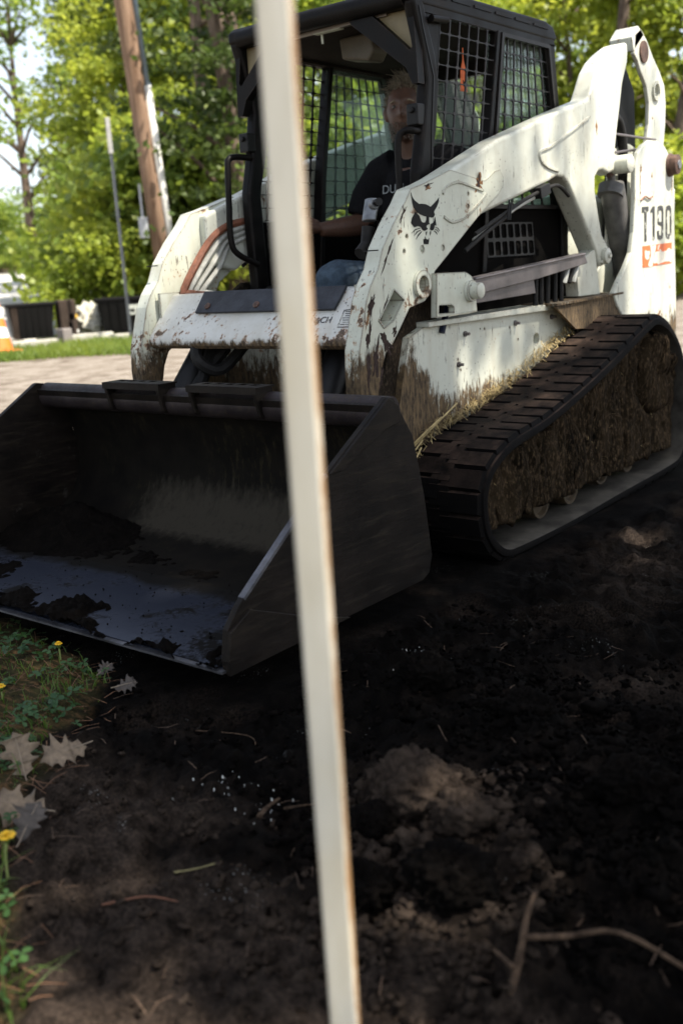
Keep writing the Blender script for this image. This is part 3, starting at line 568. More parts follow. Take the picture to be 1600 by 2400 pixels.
def lug_mesh(key, y0, y1, h, l0, chamf=.006):
    if key in LUGMESH: return LUGMESH[key]
    b = MB(); w = (y1-y0)/2; c = chamf
    vs = [(-l0, -w, -.004), (l0, -w, -.004), (l0, w, -.004), (-l0, w, -.004), (-l0+c, -w+c, h), (l0-c, -w+c, h), (l0-c, w-c, h), (-l0+c, w-c, h)]
    b.add(vs, [(0, 3, 2, 1), (4, 5, 6, 7), (0, 1, 5, 4), (1, 2, 6, 5), (2, 3, 7, 6), (3, 0, 4, 7)])
    o = b.obj('lug', RUBBER); LUGMESH[key] = o.data; bpy.data.objects.remove(o); return LUGMESH[key]
for sg in (1, -1):
    vs = []; fs = []
    prof = [(Y0, -.012), (Y0+.004, -.016), (Y1-.02, -.016), (Y1-.004, -.020), (Y1, -.030), (Y1-.002, -.046), (Y1-.02, -.05), (Y0+.02, -.05), (Y0, -.04)]
    K = len(prof)
    for i in range(NL):
        for y, o_ in prof: q = loop[i]+nl[i]*(o_); vs.append((q.x, sg*y, q.z))
    for i in range(NL):
        j = (i+1) % NL
        for k in range(K): fs.append((i*K+k, i*K+(k+1) % K, j*K+(k+1) % K, j*K+k))
    b = MB(); b.add(vs, fs); track = b.obj('track', [RUBBER, DUSTY], LOADER, smooth=True)
    for i_ in range(NL):
        for k_ in (5, 6, 7): track.data.polygons[i_*K+k_].material_index = 1
    nrow = int(TOT/.088)
    for i in range(nrow):
        s0 = TOT*i/nrow
        for key, ya, yb, ds, ln in (('outer', .700, .868, 0.0, .0405), ('inner', .562, .700, .044, .0405), ('middle', .655, .745, .022, .042)):
            p, n_, t = on_loop(s0+ds)
            if sg == -1 and (p.z < .2 or p.x < .2): continue
            me = lug_mesh(key, ya, yb, .013 if key != 'middle' else .0125, ln)
            o = bpy.data.objects.new('lug', me); COL.objects.link(o); o.parent = track
            y = Vector((0, 1, 0)); x_ = t; z_ = n_
            Mx = Matrix((x_, z_.cross(x_), z_)).transposed().to_4x4(); Mx.translation = Vector((p.x-n_.x*.014, sg*(ya+yb)/2, p.z-n_.z*.014)); o.matrix_local = Mx
    # rollers and end wheels
    for x, z, r in ((.171, .105, .075), (-.093, .105, .075), (-.403, .125, .075), (-.689, .125, .075)):
        b = MB(); b.lathe((x, sg*.60, z), (0, sg, 0), [(r*.6, 0), (r, .02), (r, .165), (r*.96, .180), (r*.82, .180), (r*.70, .165), (r*.3, .165), (r*.3, .18)], 24); b.obj('roller', simple('roller_rust', (.07, .048, .026), .55, .3, .5, 20) if 'roller_rust' not in bpy.data.materials else bpy.data.materials['roller_rust'], track, smooth=True)
    # dried mud packed on the track frame
    inner = [(p+n_*(-.075)) for p, n_ in zip(loop, nl)]; poly = np.array([(p.x, max(p.z, .104)) for p in inner if not (p.z < .10 and -1.05 < p.x < .60)])
    st = .013; gx = np.arange(-1.15, .76, st); gz = np.arange(.06, .74, st); X, Z = np.meshgrid(gx, gz, indexing='ij')
    def inside(x, z, P):
        c = np.zeros(x.shape, bool); j = len(P)-1
        for i in range(len(P)):
            xi, zi, xj, zj = P[i][0], P[i][1], P[j][0], P[j][1]
            c ^= ((zi > z) != (zj > z)) & (x < (xj-xi)*(z-zi)/(zj-zi+1e-12)+xi); j = i
        return c
    jx = X+.02*perlin(X*18, Z*18, 3)+.01*perlin(X*60, Z*40, 9); jz = Z+.02*perlin(X*18, Z*18, 8)
    jz = jz - .012*perlin(X*25, X*3, 12)
    ins = inside(jx, jz, poly)
    h = .795+.016*fbm(X*4, Z*2, 1, 3)+.014*fbm(X*17, Z*5, 2, 4, .62)+.011*fbm(X*70, Z*14, 3, 2)
    h = h + .022*sst(.55, .75, perlin(X*3.1+4, Z*2.2, 6)+.5)
    dc = np.hypot(X+.90, Z-.50); h = h+.030*(1-sst(.165, .185, dc))-.025*np.exp(-((dc-.195)/.015)**2)-.022*np.exp(-((X+.52+.06*(Z-.3))/.016)**2)+.018*np.exp(-((X-.05)/.012)**2)*sst(.45, .2, Z)
    idx = np.arange(X.size).reshape(X.shape); vv = np.stack([X, sg*h, Z], -1).reshape(-1, 3)
    keep = ins[:-1, :-1] & ins[1:, :-1] & ins[1:, 1:] & ins[:-1, 1:]
    q = np.stack([idx[:-1, :-1], idx[1:, :-1], idx[1:, 1:], idx[:-1, 1:]], -1)[keep]
    if sg == 1:
        mo = npmesh('packed_mud', vv, q, MUD, track, smooth=True); mo['kind'] = 'stuff'
        sm = mo.modifiers.new('thick', 'SOLIDIFY'); sm.thickness = .05; sm.offset = 0 
    b = MB(); b.prism([(x*.90-.02, .30+(z-.30)*.72+.03) for x, z in tp], sg*.60, sg*.735); b.obj('track_frame', GROUT, track)

# ------------------------------------------------------------------ bucket
BW = .865
prof = [(2.045, .088), (1.95, .095), (1.6, .10), (1.42, .112), (1.30, .145), (1.215, .205), (1.165, .29), (1.15, .38), (1.165, .48), (1.20, .57), (1.25, .625)]
pf = [Vector((p.x, p.z)) for p in crom([(x, 0, z) for x, z in prof], 4)]
def shell(lo, hi, mat, name, parent, th=.014):
    P = pf[lo:hi]; o_ = []
    for i in range(len(P)):
        t = (P[min(i+1, len(P)-1)]-P[max(i-1, 0)]).normalized(); o_.append(P[i]+Vector((-t.y, t.x))*th)
    poly = [(p.x, p.y) for p in P]+[(p.x, p.y) for p in reversed(o_)]
    b = MB(); b.prism(poly, -BW+.012, BW-.012); return b.obj(name, mat, parent, smooth=True)
bucket = shell(8, len(pf), BUCKET_BACK, 'bucket', LOADER)
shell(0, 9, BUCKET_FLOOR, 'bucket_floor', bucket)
b = MB(); b.prism([(2.062, .078), (2.062, .084), (1.90, .094), (1.90, .080)], -BW, BW); b.obj('cutting_edge', BLADE, bucket)
ep = [(1.31, .682), (1.272, .675), (1.245, .635), (1.18, .545), (1.13, .34), (1.10, .14), (1.12, .085), (1.16, .07), (2.045, .072), (2.05, .11), (2.035, .19), (1.988, .242), (1.786, .385), (1.607, .508)]
for sg in (1, -1):
    b = MB(); b.prism(ep, sg*(BW-.012), sg*(BW+.006)); e_ = b.obj('end_plate', BUCKET, bucket, bevel=.002)
    ed = [(1.31, .682), (1.607, .508), (1.786, .385), (1.96, .262)]
    ed = [(1.607, .508), (1.786, .385), (1.97, .255)]
    b = MB(); b.prism([(x, z+.0015) for x, z in ed]+[(x-.005, z-.006) for x, z in reversed(ed)], sg*(BW-.0135), sg*(BW+.0075)); b.obj('end_plate_edge', BLADE, bucket)
    b = MB(); b.prism([(1.31, .680), (1.26, .650), (1.25, .60), (1.33, .59), (1.55, .505), (1.60, .508)], sg*(BW+.004), sg*(BW+.016)); b.obj('corner_gusset', BUCKET, bucket, bevel=.002)
    b = MB(); b.prism([(1.55, .072), (2.05, .072), (2.05, .11), (2.035, .185), (1.96, .225), (1.70, .12)], sg*(BW+.004), sg*(BW+.018)); b.obj('side_cutter', BUCKET, bucket, bevel=.002)
b = MB(); b.prism([(1.262+.046*math.cos(a), .628+.05*math.sin(a)) for a in [2*math.pi*k/20 for k in range(20)]], -BW+.012, BW-.012); b.obj('top_tube', BUCKET_TUBE_SHEEN, bucket, smooth=True)
b = MB(); b.prism([(1.30, .61), (1.315, .655), (1.305, .66), (1.285, .605)], -BW+.012, BW-.012); b.obj('spill_lip', BUCKET, bucket)
for y0, y1 in ((-.41, -.10), (.04, .37)):
    hs = [rect(1.256, 1.285, y0+.025+k*.056, y0+.06+k*.056) for k in range(int((y1-y0-.03)/.056))]
    b = MB(); b.prism(rect(1.245, 1.335, y0, y1), .692, .698, axis='z', holes=hs)
    b.prism(rect(1.328, 1.336, y0, y1), .675, .698, axis='z')
    stp = b.obj('step_bar', BUCKET, bucket)
    for y in (y0+.012, y1-.012):
        b = MB(); b.prism([(1.25, .66), (1.25, .693), (1.336, .693), (1.33, .66), (1.315, .60), (1.30, .59)], y-.008, y+.008); b.obj('step_bracket', BUCKET, bucket, bevel=.002)
# ------------------------------------------------------------------ cab
CW = .455
cab_roof = MB()
rp = [(.47, 1.965), (.47, 2.005), (.44, 2.025), (-.55, 2.03), (-.62, 2.015), (-.655, 1.975), (-.64, 1.955), (.40, 1.955)]
cab_roof.prism(rp, -CW, CW); cab = cab_roof.obj('cab', CABM, LOADER, bevel=.022, seg=4)
b = MB(); b.prism([(.42, 1.95), (.42, 1.956), (-.62, 1.956), (-.62, 1.93), (-.45, 1.945)], -CW+.03, CW-.03); b.obj('headliner', HEADLINER, cab)
b = MB(); b.tube([(.44, -.41, 1.982), (.455, 0, 1.985), (.44, .41, 1.982)], .036, 12); b.obj('front_header', CABM, cab, smooth=True)
b = MB(); b.box((.415, 0, 1.948), (.02, .62, .012)); b.obj('header_trim', simple('worn_aluminium', (.20, .17, .14), .4, .5), cab)
pil = [(.455, .84), (.465, 1.38), (.425, 1.53), (.392, 1.70), (.405, 1.80), (.465, 1.97), (.40, 1.985), (.325, 1.80), (.305, 1.70), (.335, 1.53), (.385, 1.38), (.37, .84)]
for sg in (1, -1):
    b = MB(); b.prism(pil, sg*.405, sg*CW); p_ = b.obj('front_pillar', CABM, cab, bevel=.014, seg=3)
    b = MB(); b.prism([(.33, 1.95), (.31, 1.70), (.34, 1.53), (.39, 1.38), (.38, .86), (.415, .86), (.33, 1.53), (.26, 1.95)] if False else [(.40, .86), (.40, 1.38), (.36, 1.53), (.33, 1.70), (.345, 1.80), (.41, 1.95), (.27, 1.95), (.33, 1.60), (.372, 1.36), (.372, .86)], sg*.425, sg*.447); b.obj('side_flange', CABM, cab)
    b = MB(); b.prism([(.385, 1.40), (.375, 1.53), (.35, 1.72), (.41, 1.88), (.43, 1.95), (.424, 1.95), (.402, 1.88), (.342, 1.72), (.367, 1.53), (.377, 1.40)], sg*.446, sg*.4575); b.obj('weather_strip', BLACK, cab)
    # gusset with its small tan window
    outer = [(sg*.14, 1.975), (sg*.44, 1.985), (sg*.452, 1.69), (sg*.425, 1.69), (sg*.40, 1.75), (sg*.16, 1.935)]
    hole = [(sg*.255, 1.952), (sg*.272, 1.962), (sg*.395, 1.966), (sg*.408, 1.955), (sg*.431, 1.815), (sg*.42, 1.805)]
    b = MB(); b.prism(outer, .405, .445, axis='x', holes=[hole]); g = b.obj('corner_gusset', CABM, cab)
    b = MB(); b.prism([(sg*.24, 1.965), (sg*.41, 1.972), (sg*.44, 1.80), (sg*.42, 1.80)], .408, .412, axis='x'); b.obj('gusset_panel', TAN, cab)
    # side top panel, rear post, sill
    b = MB(); b.prism([(.42, 1.935), (.44, 1.975), (-.62, 1.975), (-.64, 1.935)], sg*.425, sg*.452); b.obj('side_header', CABM, cab)
    b = MB(); b.prism([(-.575, 1.95), (-.635, 1.95), (-.76, 1.20), (-.76, .86), (-.70, .86), (-.70, 1.22)], sg*.40, sg*.452); b.obj('rear_pillar', CABM, cab, bevel=.008)
    b = MB(); b.prism([(-.135, 1.94), (-.16, 1.94), (-.06, 1.45), (.0, 1.0), (.03, 1.0), (-.03, 1.45)], sg*.405, sg*.456); b.obj('centre_post', CABM, cab, bevel=.004)
    b = MB(); b.tube([(.36, sg*.462, 1.915), (.255, sg*.462, 1.922)], .013, 10); b.obj('grab_stub', CABM, cab, smooth=True)
    for k in range(6):
        b = MB(); b.box((.30-.16*k, sg*.456, 2.0), (.13, .006, .010)); b.obj('roof_tab', CABM, cab)
    # punched side screens
    def punched(name, TL, TR, BR, BL, nx, ny, tx, tz, y, th, mat):
        vs = []; fs = []
        P = [np.array(q, float) for q in (TL, TR, BR, BL)]
        def at(u, v): return (P[0]*(1-u)+P[1]*u)*(1-v)+(P[3]*(1-u)+P[2]*u)*v
        def cell(i, j):
            o = len(vs); u0, u1, v0, v1 = i/nx, (i+1)/nx, j/ny, (j+1)/ny
            du, dv = tx/2/nx, tz/2/ny; a, c, d, e = u0+du, u1-du, v0+dv, v1-dv; ru = (c-a)*.16; rv = (e-d)*.10
            out = [(u0, v0), (u1, v0), (u1, v1), (u0, v1)]
            inn = [(a+ru, d), (c-ru, d), (c, d+rv), (c, e-rv), (c-ru, e), (a+ru, e), (a, e-rv), (a, d+rv)]
            for q in out+inn:
                w = at(*q); vs.append((w[0], y, w[1]))
            for q in inn:
                w = at(*q); vs.append((w[0], y-th, w[1]))
            I = [o+4+k for k in range(8)]; J = [o+12+k for k in range(8)]; O = [o, o+1, o+2, o+3]
            fs.extend([(O[0], O[1], I[1], I[0]), (O[1], I[2], I[1]), (O[1], O[2], I[3], I[2]), (O[2], I[4], I[3]), (O[2], O[3], I[5], I[4]), (O[3], I[6], I[5]), (O[3], O[0], I[7], I[6]), (O[0], I[0], I[7])])
            fs.extend([(I[k], I[(k+1) % 8], J[(k+1) % 8], J[k]) for k in range(8)])
        for i in range(nx):
            for j in range(ny): cell(i, j)
        bb = MB(); bb.add(vs, fs); return bb.obj(name, mat, cab, recalc=False)
    yy = sg*.448
    punched('side_screen', (.275, 1.935), (-.135, 1.935), (-.03, 1.27), (.392, 1.27), 6, 12, .12, .065, yy, sg*.006, SCREEN)
    punched('side_screen', (-.175, 1.925), (-.560, 1.925), (-.695, 1.27), (-.06, 1.27), 7, 11, .12, .065, yy, sg*.006, SCREEN)
    b = MB(); q = [(-.165, 1.935), (-.58, 1.935), (-.712, 1.255), (-.040, 1.255)]; qi = [(-.180, 1.92), (-.566, 1.92), (-.697, 1.27), (-.060, 1.27)]
    b.prism(q, sg*.443, sg*.460, holes=[qi]); b.obj('screen_frame', SCREEN, cab)
    punched('vent_screen', (-.02, 1.20), (-.42, 1.20), (-.44, 1.06), (-.03, 1.06), 7, 2, .25, .2, sg*.446, sg*.004, BLACK)
    b = MB(); y_ = sg*.42; b.add([(-.12, y_, 1.93), (-.585, y_, 1.93), (-.70, y_, 1.27), (-.03, y_, 1.27)], [(0, 1, 2, 3)]); b.obj('side_window', GLASS, cab, recalc=False)
    b = MB(); b.tube(crom([(.40, sg*.43, 1.527), (.47, sg*.43, 1.53), (.485, sg*.40, 1.525), (.495, sg*.385, 1.49), (.495, sg*.385, 1.36), (.495, sg*.39, 1.24), (.475, sg*.43, 1.17)] if sg == 1 else [(.43, -.41, 1.525), (.52, -.415, 1.525), (.555, -.42, 1.515), (.565, -.42, 1.48), (.57, -.425, 1.33), (.57, -.43, 1.20), (.55, -.42, 1.14), (.45, -.40, 1.09)], 4), .013, 10); b.obj('grab_handle', CABM, cab, smooth=True)
    b = MB(); b.box((.43, sg*.425, 1.585), (.05, .05, .075)); b.lathe((.455, sg*.425, 1.60), (1, 0, 0), [(.012, 0), (.012, .012)], 8); b.obj('door_latch', BLACK, cab, bevel=.006)
    # lower screen seen under the boom, with dark green glass behind
    b = MB(); b.tube([(.40, sg*.20, .97), (.36, sg*.24, 1.16), (.30, sg*.27, 1.26)] if sg == 1 else [(.34, -.27, .95), (.30, -.275, 1.12), (.27, -.28, 1.27)], [.012, .014, .02], 10); b.obj('joystick', BLACK, cab, smooth=True)
b = MB(); b.prism([(.40, 1.95), (-.62, 1.95), (-.62, 1.86), (-.60, 1.86), (-.60, 1.935), (.40, 1.935)], -.42, -.395); b.obj('inner_trim', HEADLINER, cab)
b = MB(); b.prism([(.40, 1.95), (-.62, 1.95), (-.62, 1.86), (-.60, 1.86), (-.60, 1.935), (.40, 1.935)], .395, .42); b.obj('inner_trim', HEADLINER, cab)
# rear wall
b = MB(); b.prism([(-.40, 1.93), (.40, 1.93), (.40, 1.88), (-.40, 1.88)], -.66, -.62, axis='x'); b.obj('rear_header', CABM, cab)
b = MB(); b.prism([(-.42, .86), (.42, .86), (.42, 1.27), (-.42, 1.27)], -.72, -.69, axis='x'); b.obj('rear_wall', CABM, cab)
b = MB(); v = [(-.632, -.40, 1.88), (-.632, .40, 1.88), (-.70, .40, 1.26), (-.70, -.40, 1.26)]; b.add(v, [(0, 1, 2, 3)]); b.obj('rear_window', GLASS, cab, recalc=False)
b = MB(); b.box((-.05, 0, .62), (.95, .82, .04)); b.box((-.30, 0, .80), (.5, .52, .14)); b.box((-.36, .06, 1.05), (.10, .40, .44), Matrix.Rotation(-.15, 3, 'Y')); b.obj('seat', BLACK, cab, bevel=.03, seg=3)
b = MB(); b.box((.30, -.30, .92), (.30, .16, .16)); b.box((.30, .30, .92), (.30, .16, .16)); b.box((.48, 0, .72), (.06, .84, .30)); b.obj('control_console', BLACK, cab, bevel=.02)
b = MB(); b.prism([(-.06, 1.95), (.10, 1.95), (.11, 1.88), (.085, 1.845), (-.05, 1.87)], .14, .24, axis='x'); b.obj('dome_lamp', simple('dusty_lamp', (.09, .075, .05), .5), cab, bevel=.01)
b = MB(); b.box((.405, .02, 1.942), (.03, .13, .004)); b.obj('roof_label', simple('pale_label', (.5, .52, .42), .6), cab)
b = MB(); b.tube([(.395, -.02, 1.94), (.395, -.018, 1.905)], .005, 6); b.obj('label_tail', bpy.data.materials['pale_label'], cab)
ORANGE = simple('orange_tag', (.62, .12, .02), .6, 0, .2, 30)
b = MB(); b.prism([(.055, 1.815), (.062, 1.815), (.078, 1.775), (.082, 1.70), (.035, 1.70), (.038, 1.775)], .405, .408); b.prism([(.056, 1.86), (.061, 1.86), (.062, 1.81), (.055, 1.81)], .4055, .4075); tg = b.obj('hang_tag', ORANGE, cab)
b = MB(); b.prism(chip_poly(.058, 1.732, .013, .009, 0, 5, 12), .4081, .4085); b.obj('tag_mark', INK, cab)

# ------------------------------------------------------------------ the operator
man = empty('person', (-.12, .12, .87), 'grey haired person in black t-shirt and jeans at the controls inside the cab', 'person')
SKIN = simple('skin', (.085, .042, .026), .55, 0, .3, 30, .15)
def rel(pts): return [(p[0]+.12, p[1]-.12, p[2]-.87) for p in pts]
def join_remesh(b, name, mat, voxel, parent, smooth=3):
    o = b.obj(name, mat, parent, smooth='all'); rm = o.modifiers.new('skin', 'REMESH'); rm.mode = 'VOXEL'; rm.voxel_size = voxel; rm.use_smooth_shade = True
    if smooth: s2 = o.modifiers.new('soft', 'SMOOTH'); s2.iterations = smooth; s2.factor = .5
    return o
HC = Vector((.055, .125, 1.665)); FA = R(24)
hx, hy = Vector((math.cos(FA), math.sin(FA), 0)), Vector((-math.sin(FA), math.cos(FA), 0)); hz = Vector((0, 0, 1))
def head_grid(b):
    nu, nv = 40, 28; vs = []; fs = []
    for j in range(nv+1):
        th = math.pi*j/nv
        for i in range(nu):
            ph = 2*math.pi*i/nu; d = Vector((math.sin(th)*math.cos(ph), math.sin(th)*math.sin(ph), math.cos(th)))
            x, y, z = d.x*.097, d.y*.077, d.z*.123
            low = max(0, -d.z); x *= 1-.22*low*(d.x < 0)*1.6; y *= 1-.30*low**1.4
            if d.x > 0 and z < -.03: x += .012*low
            f = max(0, d.x)
            g = lambda yy, zz, sy, sz: math.exp(-((y-yy)/sy)**2-((z-zz)/sz)**2)
            x += f*(.028*g(0, -.022, .013, .020)+.012*g(0, .005, .010, .025)+.010*g(0, .034, .05, .010)-.014*(g(.032, .010, .016, .012)+g(-.032, .010, .016, .012))
                    +.008*(g(.035, -.025, .02, .02)+g(-.035, -.025, .02, .02))-.006*g(0, -.046, .03, .006)+.008*g(0, -.058, .025, .008)-.006*g(0, -.072, .03, .008)+.012*g(0, -.092, .025, .016))
            vs.append(HC+hx*x+hy*y+hz*z)
    for j in range(nv):
        for i in range(nu): fs.append((j*nu+i, j*nu+(i+1) % nu, (j+1)*nu+(i+1) % nu, (j+1)*nu+i))
    b.add(rel(vs), fs)
b = MB(); head_grid(b)
for sg in (1, -1):
    e = HC+hy*sg*.078+hz*(-.008)-hx*.005
    b.tube(rel([e+hz*.03, e+hz*.012+hy*sg*.008, e-hz*.012+hy*sg*.005, e-hz*.03]), [.008, .012, .011, .006], 8)
b.tube(rel([(.035, .12, 1.60), (.0, .12, 1.50), (-.02, .12, 1.42)]), [.052, .055, .07], 14)
b.tube(rel([(-.02, .12, 1.46), (-.05, .12, 1.30), (-.10, .12, 1.05), (-.12, .12, .87)]), [.10, .15, .145, .15], 16)
def hand(b, wrist, grip, sgy):
    w = Vector(wrist); g = Vector(grip); d = (g-w).normalized(); side = Vector((0, 0, 1)).cross(d).normalized(); upz = d.cross(side)
    b.tube(rel([w, w+d*.035, w+d*.075]), [.028, .036, .036], 10, flat=.62)
    for k, (oz, L) in enumerate(((.030, .9), (.010, 1.0), (-.011, .95), (-.030, .75))):
        k0 = w+d*.07+Vector((0, 0, oz)); s1 = k0+(d*.036+side*-.006*sgy)*L; s2_ = s1+(d*.014-side*.028*sgy)*L; s3 = s2_+(-d*.020-side*.014*sgy)*L
        b.tube(rel([w+d*.045+Vector((0, 0, oz*.7)), k0, s1, s2_, s3]), [.010, .010, .0095, .009, .0075], 8)
    t0 = w+d*.02+Vector((0, 0, .024)); b.tube(rel([t0, t0+d*.03-side*.022*sgy+hz*.014, t0+d*.058-side*.03*sgy+hz*.016]), [.013, .0115, .009], 8)
# right arm, forearm reaching to the lever; left arm mirrored to its own lever
b.tube(rel([(-.03, -.06, 1.44), (-.02, -.12, 1.36), (.02, -.15, 1.24)]), [.062, .055, .047], 12)
b.tube(rel([(.02, -.15, 1.235), (.12, -.19, 1.225), (.215, -.235, 1.22)]), [.050, .044, .030], 12)
hand(b, (.205, -.232, 1.22), (.28, -.27, 1.235), 1)
b.tube(rel([(-.03, .30, 1.44), (-.04, .37, 1.33), (.0, .36, 1.20)]), [.062, .055, .047], 12)
b.tube(rel([(.0, .36, 1.20), (.12, .33, 1.20), (.23, .29, 1.21)]), [.048, .042, .029], 12)
hand(b, (.22, .292, 1.21), (.31, .265, 1.23), -1)
for sg in (1, -1):
    b.tube(rel([(-.12, .12+sg*.10, .90), (.12, .12+sg*.16, .97), (.33, .12+sg*.19, 1.0)]), [.085, .08, .06], 12)
    b.tube(rel([(.33, .12+sg*.19, .99), (.38, .12+sg*.18, .80), (.40, .12+sg*.18, .66), (.46, .12+sg*.18, .655)]), [.058, .05, .04, .035], 12)
body_m = join_remesh(b, 'body', SKIN, .0055, man, 2)
SHIRT = simple('black_cotton', (.008, .008, .009), .95, 0, .3, 60, .2); DENIM = simple('denim', (.055, .085, .12), .9, 0, .45, 40, .3)
b = MB(); b.tube(rel([(.005, .12, 1.515), (-.015, .12, 1.49), (-.03, .12, 1.44), (-.05, .12, 1.30), (-.09, .12, 1.08), (-.12, .12, .90)]), [.075, .105, .145, .185, .185, .19], 18, flat=.88)
for sg in (1, -1):
    b.tube(rel([(-.03, .12+sg*.10, 1.46), (-.03, .12+sg*.19, 1.43), (-.01, .12+sg*.255, 1.34), (.012, .12+sg*.272, 1.265)]), [.085, .085, .08, .078], 14)
shirt = join_remesh(b, 'shirt', SHIRT, .011, man, 3)
b = MB(); b.tube(rel([(-.15, .12, .95), (-.12, .12, .86)]), [.185, .18], 16)
for sg in (1, -1):
    b.tube(rel([(-.12, .12+sg*.10, .90), (.12, .12+sg*.165, .975), (.31, .12+sg*.20, 1.01), (.365, .12+sg*.20, .995), (.40, .12+sg*.20, .985)]), [.105, .10, .083, .078, .05], 14)
    b.tube(rel([(.32, .12+sg*.20, 1.0), (.38, .12+sg*.19, .80), (.40, .12+sg*.19, .68)]), [.078, .068, .06], 14)
join_remesh(b, 'jeans', DENIM, .011, man, 3)
b = MB()
for sg in (1, -1): b.tube(rel([(.38, .12+sg*.19, .665), (.46, .12+sg*.19, .66), (.52, .12+sg*.19, .655)]), [.05, .048, .035], 12, flat=.7)
b.obj('boots', BLACK, man, smooth=True)
EYE = simple('eye', (.07, .058, .048), .25, 0, .1); IRIS = simple('iris', (.05, .04, .03), .2, 0, .1)
for sg in (1, -1):
    c = HC+hx*.0745+hy*sg*.031+hz*.009
    b = MB(); b.lathe(rel([c])[0], hx, [(.003, -.011), (.009, -.008), (.0115, 0), (.009, .007), (.004, .0105)], 14); ey = b.obj('eye', EYE, man, smooth=True)
    b = MB(); b.lathe(rel([c+hx*.0085])[0], hx, [(.0055, 0), (.004, .0028)], 12); b.obj('iris', IRIS, ey)
    b = MB(); b.tube(rel([c+hx*.012+hy*sg*-.016+hz*.018, c+hx*.014+hz*.022, c+hx*.004+hy*sg*.018+hz*.016]), [.003, .0045, .003], 6); b.obj('eyebrow', simple('grey_brow', (.2, .16, .11), .9) if 'grey_brow' not in bpy.data.materials else bpy.data.materials['grey_brow'], man)
HAIR = simple('grey_blond_hair', (.17, .14, .095), .7, 0, .5, 60)
b = MB(); rg = np.random.default_rng(5)
for k in range(1500):
    th = rg.uniform(0, 1.45); ph = rg.uniform(0, 2*math.pi)
    d = Vector((math.sin(th)*math.cos(ph), math.sin(th)*math.sin(ph), math.cos(th)))
    if d.x > .55 and d.z < .62: continue
    p0 = HC+hx*d.x*.094+hy*d.y*.075+hz*d.z*.118
    out = (hx*d.x+hy*d.y+hz*(d.z+.25)).normalized(); L = rg.uniform(.016, .040)*(1.1 if d.z > .5 else .55)
    j = Vector(rg.normal(0, .45, 3)); p1 = p0+(out*.9+j*.35)*L*.45; p2 = p1+(out*.15+j*.9-hx*.2-hy*.45-hz*.05)*L*.75
    b.tube(rel([p0, p1, p2]), [.0026, .0020, .0005], 3, caps=False)
b.obj('hair', HAIR, man, smooth='all')
b = MB()
for k in range(420):
    a = rg.uniform(-1.3, 1.3); zz = rg.uniform(-.118, -.050)
    if abs(a) < .35 and zz > -.052: continue
    w = 1-.30*(min(1, -zz/.123))**1.4*1.1
    p0 = HC+hx*(.090*math.cos(a)+.008)+hy*.074*w*math.sin(a)+hz*zz; out = (hx*math.cos(a)+hy*math.sin(a)-hz*.4).normalized()
    b.tube(rel([p0, p0+out*rg.uniform(.006, .014)]), [.0016, .0004], 3, caps=False)
b.obj('beard', simple('grey_stubble', (.16, .14, .115), .8, 0, .4, 60), man)
SHPRINT = worn_print('shirt_print', (.55, .58, .58), .7, .75, 40)
text_mesh('shirt_lettering', 'DUN', .05, simple('shirt_print_ink', (.26, .28, .28), .8), frame_mat(rel([(.124, .035, 1.345)])[0], (0, 1, 0), (1, 0, .12)), man, sx=1.0)
# ------------------------------------------------------------------ ground
def cat_axis(lo, hi, st, far):
    mid = list(np.arange(lo, hi, st)); up_ = []; d = st; x = hi
    while x < far: up_.append(x); d *= 1.075; x += d
    up_.append(far); dn = []; d = st; x = lo-st
    while x > -far: dn.append(x); d *= 1.075; x -= d
    dn.append(-far); return np.array(dn[::-1]+mid+up_)
GX, GY = cat_axis(.35, 3.3, .016, 420), cat_axis(-.7, 2.75, .018, 420)
def grass_w(x, y):
    yb = np.interp(x, [1.9, 2.05, 2.16, 2.37, 2.63, 2.83, 2.95, 3.3], [-.6, .28, .50, .62, .86, 1.06, 1.28, 1.75])
    w = yb-y+.10*perlin(x*5, y*5, 2)
    far = sst(-1.6, -2.6, y)+sst(6, 9, np.hypot(x-3.7, y-2.6)); 
    return sst(-.04, .10, w)*sst(1.85, 2.05, x+.06*perlin(x*7, y*7, 5))*(1-np.clip(far, 0, 1))
def soil_w(x, y):
    d = np.sqrt(((x-.9)/3.6)**2+((y-1.3)/3.0)**2)+.10*perlin(x*1.1, y*1.1, 4)+.05*perlin(x*4, y*4, 4)
    return 1-sst(.92, 1.08, d)
def rise(x, y):
    d = np.hypot(x-3.7, y-2.6); return .045*np.maximum(0, d-20)*sst(20, 26, d)*(1-.7*sst(60, 200, d))
